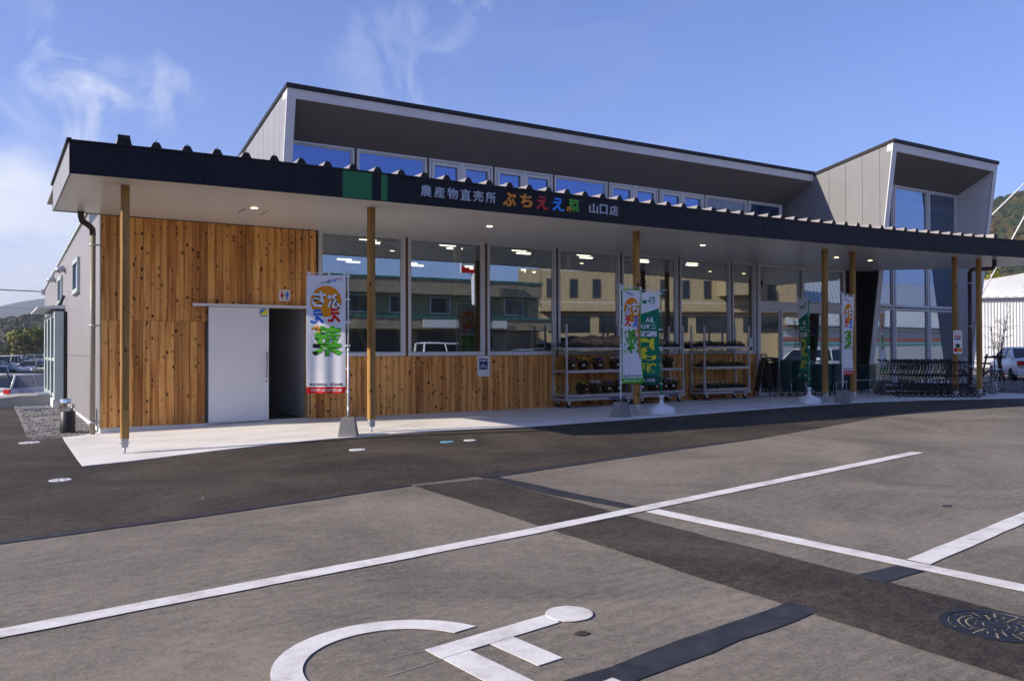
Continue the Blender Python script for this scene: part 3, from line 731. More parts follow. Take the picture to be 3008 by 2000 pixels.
MB().box(1.548, 1.552, -.102, -.012, 2.33, 2.39).build('end_cap', 'black_plastic', tk)
MB().lathe([(.018, 0), (.018, -.05), (.01, -.055)], (1.74, -.012, .22), 10, 'y').build('door_stop', 'steel', B, True)

# window bays
def window(name, x0, x1, z0, z1, y, parent, fr=.055, mat='frame_white', glass='glass', label=None, depth=.10, double=True):
    mb = MB()
    mb.box(x0, x1, y-depth*.4, y+depth*.6, z1-fr, z1).box(x0, x1, y-depth*.4, y+depth*.6, z0, z0+fr)
    mb.box(x0, x0+fr, y-depth*.4, y+depth*.6, z0+fr, z1-fr).box(x1-fr, x1, y-depth*.4, y+depth*.6, z0+fr, z1-fr)
    w = mb.build(name, mat, parent)
    if double:   # inner sash bead, stepped back
        b = fr+.035; y2 = y+depth*.05; m2 = MB()
        m2.box(x0+fr, x1-fr, y2, y2+.05, z1-b, z1-fr).box(x0+fr, x1-fr, y2, y2+.05, z0+fr, z0+b)
        m2.box(x0+fr, x0+b, y2, y2+.05, z0+b, z1-b).box(x1-b, x1-fr, y2, y2+.05, z0+b, z1-b)
        m2.build('sash', mat, w)
        fr = b
    MB().box(x0+fr, x1-fr, y+.022, y+.034, z0+fr, z1-fr).build('pane', glass, w)
    if label: w['label'] = label
    return w
for k in range(7):
    x0 = 4.0+2*k; x1 = x0+2 if k < 6 else 17.0
    window('window', x0+(.035 if k else .03), x1-.035, 1.36, 3.985, -.0, B)
    if k: MB().box(x0-.033, x0+.033, -.02, .16, 1.362, 3.98).build('window_post', 'mullion_timber', B)
# paper notice inside the narrow window
MB().box(16.72, 16.87, -.012, -.009, 1.55, 1.80).build('notice', 'paper', B)
# timber cross braces and columns standing just inside
def beam(parent, p, q, w, mat='brace_timber', name='brace', d=.12):
    p, q = Vector(p), Vector(q); t = (q-p); L = t.length; mb = MB().box(-w/2, w/2, -d/2, d/2, 0, L)
    o = mb.build(name, mat, parent); o.location = p; o.rotation_euler = t.to_track_quat('Z', 'Y').to_euler(); return o
for a in (4.0, 8.0, 12.0):
    beam(B, (a+.15, .42, .15), (a+1.85, .42, 4.3), .13); beam(B, (a+1.85, .56, .15), (a+.15, .56, 4.3), .13)
for a in (4.02, 6.0, 8.0, 10.0, 12.0, 14.0, 16.0):
    MB().box(a-.07, a+.07, .3, .44, .115, 4.35).build('column', 'brace_timber', B)
for a in (6, 10, 14, 18):
    MB().box(a-.09, a+.09, 5.0, 5.18, .115, 6.3).build('column', 'brace_timber', B)
    beam(B, (a, 5.09, 4.6), (a+1.6, 5.09, 6.2), .12); beam(B, (a, 5.09, 4.6), (a-1.6, 5.09, 6.2), .12)
# cable tray lines under the ceiling
MB().box(4.2, 21.8, 1.10, 1.16, 4.10, 4.14).box(4.2, 21.8, 1.36, 1.42, 4.10, 4.14).build('curtain_rail', 'galvanised', B)
# ceiling lights inside: twin tubes in a shallow tray
LX = (4.85, 7.3, 9.75, 12.2, 14.65, 17.1, 19.4)
def hung_light(x, y, z):
    t = MB().box(x-.75, x+.75, y-.5, y+.5, z+.06, z+.10).build('ceiling_light', 'frame_white', B)
    for q in (-.3, .3): MB().box(x-.24+q*.9, x+.24+q*.9, y+q-.05, y+q+.05, z+.018, z+.058).build('lamp_tube', 'lamp_tube', t)
    for q in (-.5, .5): MB().tube([(x+q, y, z+.10), (x+q, y, z+.9)], .006, 4).build('hanger', 'galvanised', t)
for x in LX: hung_light(x, 5.0, 4.46)
for x in LX[:5]: hung_light(x+1.4, 10.5, 4.5)

# entrance: automatic doors in an aluminium screen
en = MB()
en.box(17.06, 17.16, -.06, .10, .11, 3.95).box(20.92, 21.02, -.06, .10, .11, 3.95).box(17.16, 20.92, -.05, .08, 2.63, 2.87).box(17.16, 20.92, -.05, .08, 3.86, 3.95).box(18.98, 19.05, -.05, .08, 2.87, 3.86)
ent = en.build('entrance_screen', 'frame_white', B)
MB().box(17.16, 18.98, .0, .012, 2.87, 3.86).build('pane', 'glass', ent); MB().box(19.05, 20.92, .0, .012, 2.87, 3.86).build('pane', 'glass', ent)
for x0, x1, y in ((17.16, 18.06, .02), (18.06, 18.98, -.03), (18.98, 19.92, -.03), (19.92, 20.92, .02)):
    fr = MB().box(x0+.002, x0+.06, y-.02, y+.02, .13, 2.63).box(x1-.06, x1-.002, y-.02, y+.02, .13, 2.63).box(x0+.06, x1-.06, y-.02, y+.02, .13, .23).box(x0+.06, x1-.06, y-.02, y+.02, 2.57, 2.63)
    d = fr.build('door_leaf', 'frame_white', B); MB().box(x0+.06, x1-.06, y-.005, y+.007, .23, 2.57).build('pane', 'glass', d)
MB().box(18.9, 19.18, -.11, -.05, 2.70, 2.76).build('door_sensor', 'white_plastic', B)
MB().box(21.02, 22.0, .02, .12, .1, 3.95).build('dark_panel', 'wall_dark', B)
MB().prism([(20.55, .018, 2.30), (20.87, .018, 2.30), (20.87, .018, 2.52)], (0, -.002, 0)).build('door_sticker', 'print_yellow', B)

# ---------------- upper hood with clerestory windows (front plane leans out)
def roofz(y): return 7.38-.18*(y-1.88)
hood = MB()
# left gable wall
def gable(x0, x1, yf0, zf0, yf1, zf1, yb, zb0, mat, name, parent):
    P = [(yf0, zf0), (yf1, zf1), (yb, roofz(yb)), (yb, zb0)]
    return MB().prism([(x0, p[0], p[1]) for p in P], (x1-x0, 0, 0)).build(name, mat, parent)
H1 = MB().prism([(3.96, 2.44, 4.2), (3.96, 1.90, 7.17), (3.96, 1.88, 7.37), (3.96, 14.2, roofz(14.2)), (3.96, 14.2, 3.9)], (.19, 0, 0)).build('clerestory_hood', 'siding_white', B)
def siding_panels(x, ys_, front, zb, mat, parent, gap=.006, th=.014):
    """upright cladding panels on the -x side of a gable; front(z) is the leaning front edge"""
    for a in range(len(ys_)-1):
        y0, y1 = ys_[a], ys_[a+1]
        if a == 0:
            pts = [(front(zb), zb), (front(roofz(front(7.3))-.02), roofz(front(7.3))-.02), (y1-gap, roofz(y1)-.02), (y1-gap, zb)]
        else:
            pts = [(y0+gap, zb), (y0+gap, roofz(y0)-.02), (y1-gap, roofz(y1)-.02), (y1-gap, zb)]
        mb = MB().prism([(x, p[0], p[1]) for p in pts], (-th, 0, 0)); mb.build('panel', mat, parent)
f1 = lambda z: 1.90+(7.17-z)*.18
siding_panels(3.96, [1.9, 2.42]+[2.42+.455*k for k in range(1, 26)], f1, 4.35, 'siding_white', H1)
# front frame: left jamb face and head
MB().prism([(3.945, 2.43, 4.2), (4.15, 2.43, 4.2), (4.15, 1.885, 7.17), (3.945, 1.885, 7.17)], (0, .05, 0)).build('jamb', 'hood_white', H1)
MB().prism([(3.945, 1.88, 7.172), (3.945, 1.846, 7.385), (3.945, 2.2, 7.33), (3.945, 2.2, 7.172)], (18.05, 0, 0)).build('head_fascia', 'hood_white', H1)
MB().prism([(4.15, 1.905, 7.17), (4.15, 3.02, 6.5), (4.15, 3.1, 6.56), (4.15, 2.0, 7.172)], (17.85, 0, 0)).build('soffit', 'hood_soffit', H1)
for k in range(1, 9):   # hairline joints of the hood lining
    x = 4.15+k*2.0-.02
    MB().prism([(x, 1.93, 7.146), (x, 3.0, 6.506), (x, 3.0, 6.503), (x, 1.93, 7.143)], (.004, 0, 0)).build('lining_joint', 'hood_soffit', H1)
tr = MB().prism([(3.92, 1.81, 7.388), (3.92, 1.81, 7.49), (3.92, 14.4, roofz(14.4)+.12), (3.92, 14.4, roofz(14.4)+.02)], (18.1, 0, 0)).build('roof', 'trim_dark', B)
MB().box(4.1, 22.0, 3.06, 3.25, 4.3, 4.75).build('upstand', 'trim_dark', H1)
for k in range(9):
    x0 = 4.15 if k == 0 else 4.0+2*k; x1 = 6.0+2*k if k < 8 else 21.75
    w = window('clerestory_window', x0+.035, x1-.035, 4.7, 6.5, 3.0, B, .05, 'frame_white', 'glass_blue')
    if k in (2, 3, 5, 6):     # pairs of opening casements with a stout centre post
        m_ = (x0+x1)/2; MB().box(m_-.06, m_+.06, 2.95, 3.06, 4.75, 6.45).build('centre_post', 'frame_white', w)
        for a, b in ((x0+.12, m_-.06), (m_+.06, x1-.12)):
            MB().box(a, b, 2.965, 3.02, 6.34, 6.41).box(a, a+.07, 2.965, 3.02, 4.8, 6.34).box(b-.07, b, 2.965, 3.02, 4.8, 6.34).build('casement', 'frame_white', w)
    if k: MB().box(x0-.033, x0+.033, 3.0, 3.12, 4.7, 6.5).build('window_post', 'mullion_timber', B)
for a in (4.2, 8.0, 12.0):
    beam(B, (a+.15, 3.6, 4.5), (a+1.85, 3.6, 6.5), .12); beam(B, (a+1.85, 3.7, 4.5), (a+.15, 3.7, 6.5), .12)

# ---------------- taller hood over the right end, leaning out from the ground up
f2 = lambda z: -.10-(z-.13)*.127
def roof2(y): return 7.88-.18*(y+1.09)
H2 = MB().prism([(22.0, f2(.0), .0), (22.0, f2(7.86), 7.86), (22.0, 14.2, roof2(14.2)), (22.0, 14.2, .0)], (.2, 0, 0)).build('entrance_hood', 'siding_grey', B)
ys2 = [-1.0, -.62]+[-.62+.62*k for k in range(1, 24)]
for a in range(len(ys2)-1):
    y0, y1 = ys2[a], ys2[a+1]
    zlo = .15
    if a == 0: pts = [(f2(7.84), 7.84), (y1-.006, roof2(y1)-.02), (y1-.006, .13-(y1+.10)/.127+.04)]
    else:
        zl0 = max(zlo, .13-(y0+.10)/.127+.05) if y0 < -.1 else zlo; zl1 = max(zlo, .13-(y1+.10)/.127+.05) if y1 < -.1 else zlo
        pts = [(y0+.006, zl0), (y0+.006, roof2(y0)-.02), (y1-.006, roof2(y1)-.02), (y1-.006, zl1)]
    MB().prism([(22.0, p[0], p[1]) for p in pts], (-.014, 0, 0)).build('panel', 'siding_grey', H2)
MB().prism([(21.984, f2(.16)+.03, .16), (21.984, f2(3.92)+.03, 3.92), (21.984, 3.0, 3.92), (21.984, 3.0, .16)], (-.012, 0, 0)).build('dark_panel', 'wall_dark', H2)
MB().prism([(27.8, f2(.0), .0), (27.8, f2(7.86), 7.86), (27.8, 14.2, roof2(14.2)), (27.8, 14.2, .0)], (.2, 0, 0)).build('side_wall', 'hood_white', H2)
def lean_strip(x0, x1, z0, z1, mat, name, off=.012, th=.03):
    return MB().prism([(x0, f2(z0)-off, z0), (x1, f2(z0)-off, z0), (x1, f2(z1)-off, z1), (x0, f2(z1)-off, z1)], (0, th, 0)).build(name, mat, H2)
lean_strip(21.985, 22.2, .05, 7.62, 'hood_white', 'jamb'); lean_strip(27.8, 28.01, .05, 7.62, 'hood_white', 'jamb')
lean_strip(21.985, 28.01, 7.622, 7.87, 'hood_white', 'head_fascia', .012, .2)
MB().prism([(22.2, -1.02, 7.63), (22.2, .24, 6.98), (22.2, .3, 7.04), (22.2, -.9, 7.66)], (5.6, 0, 0)).build('soffit', 'hood_soffit', H2)
MB().prism([(21.96, -1.14, 7.885), (21.96, -1.14, 7.985), (21.96, 14.4, roof2(14.4)+.12), (21.96, 14.4, roof2(14.4)+.02)], (6.07, 0, 0)).build('roof', 'trim_dark', B)
for k in range(1, 5):
    MB().poly([(22.2+k*1.12, -.95, 7.592), (22.204+k*1.12, -.95, 7.592), (22.204+k*1.12, .2, 6.998), (22.2+k*1.12, .2, 6.998)]).build('lining_joint', 'trim_dark', H2)
for x0, x1 in ((22.22, 24.0), (24.0, 26.0), (26.0, 27.78)):
    for z0, z1 in ((.22, 2.86), (2.86, 7.0)):
        window('hood_window', x0+.03, x1-.03, z0+.02, z1-.02, .25, B, .055, 'frame_white', 'glass_hood' if z0 > 2 else 'glass')
    if x0 > 23: MB().box(x0-.028, x0+.028, .24, .36, .24, 6.98).build('window_post', 'frame_white', B)
MB().box(22.2, 27.8, 6.0, 6.1, .1, 7.0).build('inner_wall', 'interior_wall', B); MB().box(22.2, 27.8, .3, 6, .0, .115).build('floor', 'interior_floor', B)
MB().box(22.2, 27.8, .3, 6.0, 7.02, 7.06).build('ceiling', 'interior_ceiling', B)
MB().box(22.2, 27.8, .3, .9, 6.35, 6.45).build('roller_blind', 'frame_white', B)

# ---------------- left side wall
def stop(y): return 4.36-.033*y
SW = MB().prism([(.0, .02, .107), (.0, 18.6, .107), (.0, 18.6, stop(18.6)-.04), (.0, .02, stop(0)-.04)], (.2, 0, 0)).build('side_wall', 'siding_silver', B)
MB().prism([(0, .03, .11), (0, 18.6, .11), (0, 18.6, 1.355), (0, .03, 1.355)], (-.018, 0, 0)).build('panel', 'siding_silver', SW)
MB().prism([(0, .03, 1.385), (0, 18.6, 1.385), (0, 18.6, stop(18.6)-.06), (0, .03, stop(0)-.06)], (-.018, 0, 0)).build('panel', 'siding_silver', SW)
MB().prism([(-.06, 0, stop(0)-.03), (-.06, 18.7, stop(18.7)-.03), (-.06, 18.7, stop(18.7)+.03), (-.06, 0, stop(0)+.03)], (.3, 0, 0)).build('roof_edge', 'frame_teal', B)
MB().box(-.14, -.02, 18.4, 18.65, 3.55, 3.74).build('gutter_end', 'frame_white', B)
for y0, y1 in ((3.95, 5.3), (9.2, 10.6)):
    mb = MB().box(-.075, -.018, y0, y0+.09, 2.8, 3.56).box(-.075, -.018, y1-.09, y1, 2.8, 3.56).box(-.075, -.018, y0+.09, y1-.09, 2.8, 2.89).box(-.075, -.018, y0+.09, y1-.09, 3.47, 3.56).box(-.1, -.018, y0-.02, y1+.02, 2.77, 2.8)
    w = mb.build('side_window', 'frame_teal', B); MB().box(-.04, -.032, y0+.09, y1-.09, 2.89, 3.47).build('pane', 'glass', w)
for y, z in ((8.2, 3.64), (12.2, 3.66), (11.0, 2.72)):
    vent = MB().tube([(-.02, y, z), (-.12, y, z), (-.18, y, z-.03), (-.20, y, z-.10)], [.085, .085, .085, .07], 12).build('vent_cap', 'alu', B, True)
    MB().lathe([(.12, 0), (.12, -.015), (.10, -.02)], (-.018, y, z), 16, 'x').build('flange', 'alu', vent, True)
# side door screen and its small awning
sv = MB()
for y in (7.8, 9.4, 11.0, 12.5): sv.box(-.30, -.10, y-.22, y+.22, .24, 2.5)
sv.box(-.28, -.1, 7.85, 12.5, 2.38, 2.5).box(-.28, -.1, 7.85, 12.5, .24, .36).box(-.28, -.1, 7.85, 12.5, 1.22, 1.30)
svo = sv.build('side_door_screen', 'frame_teal', B)
MB().box(-.22, -.21, 7.85, 12.5, .3, 2.4).build('pane', 'glass', svo); MB().box(-.1, -.018, 7.6, 7.7, .107, 2.5).build('side_jamb', 'black_plastic', svo)
MB().box(-.33, .0, 7.7, 12.6, -.05, .24).build('threshold', 'concrete_apron', svo)
aw = MB().prism([(-.66, 8.3, 2.60), (-.02, 8.3, 2.60), (-.02, 8.3, 2.70), (-.66, 8.3, 2.64)], (0, 4.4, 0)).build('awning', 'frame_white', B)
MB().tube([(-.05, 8.35, 2.95), (-.12, 8.35, 2.75), (-.22, 8.35, 2.6)], .045, 6).build('bracket', 'black_plastic', aw)
MB().box(-.62, -.36, 9.0, 10.4, .305, .33).build('floor_grate', 'steel', svo)
# rain pipes
def downpipe(parent, pts, mat_bend, mat_pipe, x, y, ztop, zbot, brackets, r=.047):
    p = MB().tube([(x, y, zbot), (x, y, ztop)], r, 14).build('downpipe', mat_pipe, parent, True)
    MB().tube(pts, r*1.12, 14).build('bend', mat_bend, p, True)
    for z in brackets:
        bk = MB().lathe([(r*1.02, -.02), (r*1.16, -.02), (r*1.16, .02), (r*1.02, .02)], (x, y, z), 14).box(x+r, x+r+.07, y-.012, y+.012, z-.012, z+.012).build('bracket', 'galvanised', p, True)
    return p
downpipe(B, [(-.33, -.16, 3.98), (-.33, -.16, 3.86), (-.31, -.15, 3.78), (-.2, -.09, 3.72), (-.14, -.06, 3.66), (-.13, -.055, 3.55)], 'pipe_brown', 'pipe_beige', -.13, -.055, 3.6, -.01, (3.38, 1.94, .22))

# ------------------------------------------------------------------ the canopy
CN = thing('canopy', 'long dark fascia canopy with white underside on timber posts across the shop front', 'canopy')
FX = [-.755,.53,3.52,6.92,8.97,12.29,14.2,16.2,18.0,20,21.94,24.6]; FY = [-3.69,-3.78,-3.90,-3.97,-3.98,-4.03,-4.10,-4.22,-4.38,-4.62,-4.92,-5.35]
def fy(x): return interp(x, FX, FY)
FT = 4.38
px = [-.755]+[1.0+1.95*k for k in range(12)]+[24.2]
for a in range(len(px)-1):
    x0, x1 = px[a]+.003, px[a+1]-.003
    P = [(x0, fy(x0), SOF-.012), (x1, fy(x1), SOF-.012), (x1, fy(x1)+.03, SOF-.012), (x0, fy(x0)+.03, SOF-.012)]
    MB().prism(P, (0, 0, FT-SOF+.012)).build('fascia_panel', 'fascia_dark', CN)
MB().box(-.755, -.73, -3.66, -.02, SOF-.01, FT).build('end_fascia', 'siding_white', CN)
MB().prism([(-.79, -3.75, FT), (-.73, -3.75, FT), (-.73, 0, FT), (-.79, 0, FT)], (0, 0, .03)).build('edge_trim', 'trim_dark', CN)
tp = MB()
cap = [-.79, .53, 3.52, 6.92, 8.97, 12.29, 14.2, 16.2, 18, 20, 21.94, 24.25]
for a in range(len(cap)-1):
    x0, x1 = cap[a], cap[a+1]
    tp.prism([(x0, fy(x0)-.02, FT+.0), (x1, fy(x1)-.02, FT), (x1, fy(x1)+.10, FT), (x0, fy(x0)+.10, FT)], (0, 0, .018))
tp.build('fascia_cap', 'trim_dark', CN)
# underside as separate boards side by side
sx = [-.73, 4.0, 8.0, 12.0, 16.0, 20.0, 24.2]
for a in range(len(sx)-1):
    x0, x1 = sx[a], sx[a+1]; mid = (x0+x1)/2
    yb0 = 0.02 if x1 < 21 else -.0
    P = [(x0+.0015, fy(x0)+.03, SOF), (mid, fy(mid)+.03, SOF), (x1-.0015, fy(x1)+.03, SOF), (x1-.0015, -.015 if x1 < 22 else -.6, SOF), (x0+.0015, -.015, SOF)]
    if x0 >= 20: P = [(x0+.0015, fy(x0)+.03, SOF), (mid, fy(mid)+.03, SOF), (x1, fy(x1)+.03, SOF), (x1, -2.6, SOF), (21.98, -.62, SOF), (21.98, -.015, SOF), (x0+.0015, -.015, SOF)]
    MB().prism(P, (0, 0, .03)).build('soffit_panel', 'soffit_panel', CN)
MB().prism([(-.76, -.02, SOF-.012), (0, -.02, SOF-.012), (0, -.0, SOF-.012), (-.76, 0, SOF-.012)], (0, 0, .45)).build('back_fascia', 'trim_dark', CN)
# metal deck with upright ribs
dk = MB()
for a in range(len(cap)-1):
    x0, x1 = max(cap[a], -.75), cap[a+1]
    dk.prism([(x0, fy(x0)+.03, FT-.03), (x1, fy(x1)+.03, FT-.03), (x1, 2.0 if x1 < 22.1 else -2.6, FT-.03), (x0, 2.0 if x0 < 21.9 else -.6, FT-.03)], (0, 0, .02))
dk.build('deck', 'rib_metal', CN)
rb_cache = {}
for k in range(51):
    x = -.07+.419*k; y0 = fy(x)+.015
    if k in (0, 50): w0, w1, h = .11, .075, .14
    else: w0, w1, h = .095, .038, .112
    L = 2.2 if x < 20.5 else 1.6
    key = (w0, L)
    if key not in rb_cache:
        rb_cache[key] = MB().prism([(-w0, 0, 0), (w0, 0, 0), (w1, 0, h), (-w1, 0, h)], (0, L, 0)).mesh('roof_rib', 'rib_metal')
        rb_cache[key].materials.append(MATS['trim_dark']); rb_cache[key].polygons[0].material_index = 1
    rib = link('roof_rib', rb_cache[key], CN, (x, y0, FT-.008))
    if 0 < k < 50:
        if 'pin' not in rb_cache: rb_cache['pin'] = MB().tube([(0, .02, h), (0, .02, h+.035)], .006, 5).mesh('bolt', 'trim_dark')
        link('bolt', rb_cache['pin'], rib)
MB().box(-.155, .005, -3.745, -3.70, FT+.075, FT+.155).build('rib_cap', 'trim_dark', CN)
# posts
posts = [(.02, -3.10), (3.87, -3.2), (9.70, -3.32), (15.7, -3.35), (16.75, -3.38), (20.3, -3.96), (21.35, -4.03)]
pw = .056
pm = MB().cbox(-pw, pw, -pw, pw, .27, 1, .012)
for i, (x, y) in enumerate(posts):
    gz = g(x, y)+.014
    p = MB().cbox(-pw, pw, -pw, pw, 0, SOF-gz-.22-.003, .014).build('post', 'post_timber', CN, False, (x, y, gz+.22))
    MB().box(-.05, .05, -.05, .05, -.03, -.0).box(-.045, .045, -.045, .045, -.13, -.03).build('foot_bracket', 'galvanised', p)
    MB().tube([(0, 0, -.222), (0, 0, -.12)], .018, 10).build('foot_rod', 'galvanised', p, True)
    MB().tube([(-.07, 0, -.07), (.07, 0, -.07)], .009, 6).build('bolt', 'galvanised', p)
    MB().box(-pw-.012, pw+.012, -pw-.012, pw+.012, SOF-gz-.226, SOF-gz-.2205).build('cap_plate', 'frame_white', p)
downpipe(CN, [(21.98, -4.12, 3.96), (21.98, -4.12, 3.80), (21.95, -4.11, 3.72), (21.86, -4.06, 3.70), (21.5, -3.82, 3.69), (21.42, -3.77, 3.66), (21.40, -3.755, 3.58), (21.40, -3.75, 3.4)], 'pipe_brown', 'pipe_brown', 21.40, -3.75, 3.5, .15, (3.3, 2.1, 1.0, .45), .05)
# recessed downlights and the inspection hatch
for x, y in ((2.17, -2.12), (6.73, -2.35), (12.57, -2.35), (17.58, -2.29), (19.07, -2.27)):
    d = MB().lathe([(.075, 0), (.075, -.006), (.06, -.006)], (x, y, SOF-.001), 18).build('downlight', 'frame_white', CN, True)
    MB().lathe([(.058, 0), (.058, -.003)], (x, y, SOF-.0075), 18).build('lamp', 'lamp_warm', d)
h = MB().box(2.05, 2.07, -1.92, -1.42, SOF-.005, SOF-.001).box(2.46, 2.48, -1.92, -1.42, SOF-.005, SOF-.001).build('access_hatch', 'pipe_brown', CN)
MB().box(2.07, 2.46, -1.92, -1.42, SOF-.003, SOF-.0006).build('hatch_panel', 'soffit_panel', h)

# ------------------------------------------------------------------ signs on the shop
def fascia_pt(x): return fy(x)-.012
sg = thing('fascia_sign', 'raised Japanese shop name lettering in grey, orange, red, blue and green on the fascia', 'sign', (0, 0, 0))
def letter(ch, x0, x1, z0, z1, mat, parent, bold=.012, th=.018):
    v, f = glyph(ch, x0, x1, z0, z1, bold); mb = MB(); n = len(v)
    mb.v = [(p[0], fascia_pt(p[0])-th, p[1]) for p in v]+[(p[0], fascia_pt(p[0])+.011, p[1]) for p in v]
    mb.f = [tuple(q) for q in f]
    ec = {}
    for q in f:
        for a in range(len(q)): ec[(q[a], q[(a+1) % len(q)])] = 1
    for (a, b) in ec:
        if (b, a) not in ec: mb.f.append((b, a, a+n, b+n))
    return mb.build('letter', mat, parent)
for ch, x in zip('農産物直売所', (4.45, 4.70, 4.95, 5.20, 5.45, 5.70)): letter(ch, x, x+.2, 4.075, 4.265, 'sign_grey', sg)
letter('ぶ', 6.05, 6.32, 4.05, 4.30, 'sign_orange', sg, .03); letter('ち', 6.41, 6.67, 4.06, 4.30, 'sign_orange', sg, .03)
letter('え', 6.75, 7.01, 4.05, 4.30, 'sign_red', sg, .03); letter('え', 7.10, 7.37, 4.05, 4.30, 'sign_blue', sg, .03)
letter('菜', 7.465, 7.72, 4.06, 4.31, 'sign_leaf', sg, .018); letter('な', 7.42, 7.55, 4.04, 4.16, 'sign_orange', sg, .05, .03)
for ch, x, w in zip('山口店', (7.96, 8.21, 8.45), (.2, .18, .2)): letter(ch, x, x+w, 4.08, 4.27, 'sign_grey', sg)
gp = thing('fascia_panel_sign', 'two green upright rectangles on the dark fascia left of the lettering', 'sign', (0, 0, 0))
MB().prism([(3.10, fy(3.1)-.004, 3.94), (3.59, fy(3.59)-.004, 3.94), (3.59, fy(3.59)+.006, 3.94), (3.10, fy(3.1)+.006, 3.94)], (0, 0, .43)).build('panel', 'sign_green', gp)
MB().prism([(3.75, fy(3.75)-.004, 3.94), (3.86, fy(3.86)-.004, 3.94), (3.86, fy(3.86)+.006, 3.94), (3.75, fy(3.75)+.006, 3.94)], (0, 0, .43)).build('panel', 'sign_green', gp)
# toilet pictogram plate
ts = thing('toilet_sign', 'small white plate with red woman and blue man figures on the cedar wall', 'sign', (3.32, -.02, 2.59))
MB().box(-.11, .11, -.012, .008, -.11, .11).build('plate', 'board_white', ts)
def figure(x, mat, skirt):
    mb = MB(); y = -.0135
    mb.poly([(x+.016*math.cos(k/12*6.283), y, .066+.016*math.sin(k/12*6.283)) for k in range(12)])
    if skirt: mb.poly([(x-.02, y, .045), (x-.035, y, -.03), (x+.035, y, -.03), (x+.02, y, .045)]); mb.poly([(x-.012, y, -.032), (x-.012, y, -.082), (x+.012, y, -.082), (x+.012, y, -.032)])
    else: mb.poly([(x-.032, y, .045), (x-.032, y, -.015), (x+.032, y, -.015), (x+.032, y, .045)]); mb.poly([(x-.02, y, -.017), (x-.02, y, -.082), (x-.003, y, -.082), (x-.003, y, -.017)]); mb.poly([(x+.003, y, -.017), (x+.003, y, -.082), (x+.02, y, -.082), (x+.02, y, -.017)])
    mb.build('pictogram', mat, ts)
figure(-.052, 'print_red', True); figure(.052, 'print_blue', False)
MB().poly([(-.003, -.0135, -.07), (.003, -.0135, -.07), (.003, -.0135, .075), (-.003, -.0135, .075)]).build('divider', 'print_black', ts)
# bicycle parking notice
bs = thing('bicycle_sign', 'white paper notice with a navy bicycle parking symbol below the windows', 'notice', (7.935, -.018, 1.11))
MB().box(-.165, .165, -.004, .002, -.235, .235).build('sheet', 'paper', bs)
MB().box(-.115, .105, -.0055, -.0042, -.075, .175).build('panel', 'print_navy', bs)
for ch, x in zip('駐輪場', (-.10, -.035, .03)): flat_text(ch, x, x+.058, .10, .155, -.0065, 'paper', bs, .04)
def ringxz(mb, cx, cz, r0, r1, y, n=20):
    i = len(mb.v)
    for k in range(n):
        a = 2*math.pi*k/n; mb.v += [(cx+r0*math.cos(a), y, cz+r0*math.sin(a)), (cx+r1*math.cos(a), y, cz+r1*math.sin(a))]
    for k in range(n):
        a, b = i+2*k, i+2*((k+1) % n); mb.f.append((a, a+1, b+1, b))
def stroke(mb, a, b, w, y):
    a, b = Vector(a), Vector(b); d = (b-a).normalized(); nn = Vector((-d.y, d.x))*w/2
    mb.poly([(p.x, y, p.y) for p in (a+nn, a-nn, b-nn, b+nn)])
bm = MB(); ringxz(bm, -.065, -.02, .029, .037, -.0065); ringxz(bm, .058, -.02, .029, .037, -.0065)
for a, b in (((-.065, -.02), (-.045, .05)), ((-.045, .05), (-.03, .075)), ((-.05, .035), (.02, .035)), ((.02, .05), (.0, -.02)), ((-.05, .03), (.0, -.02)), ((.0, -.02), (.058, -.02)), ((.005, .055), (.035, .055))): stroke(bm, a, b, .009, -.0066)
bm.build('pictogram', 'paper', bs)

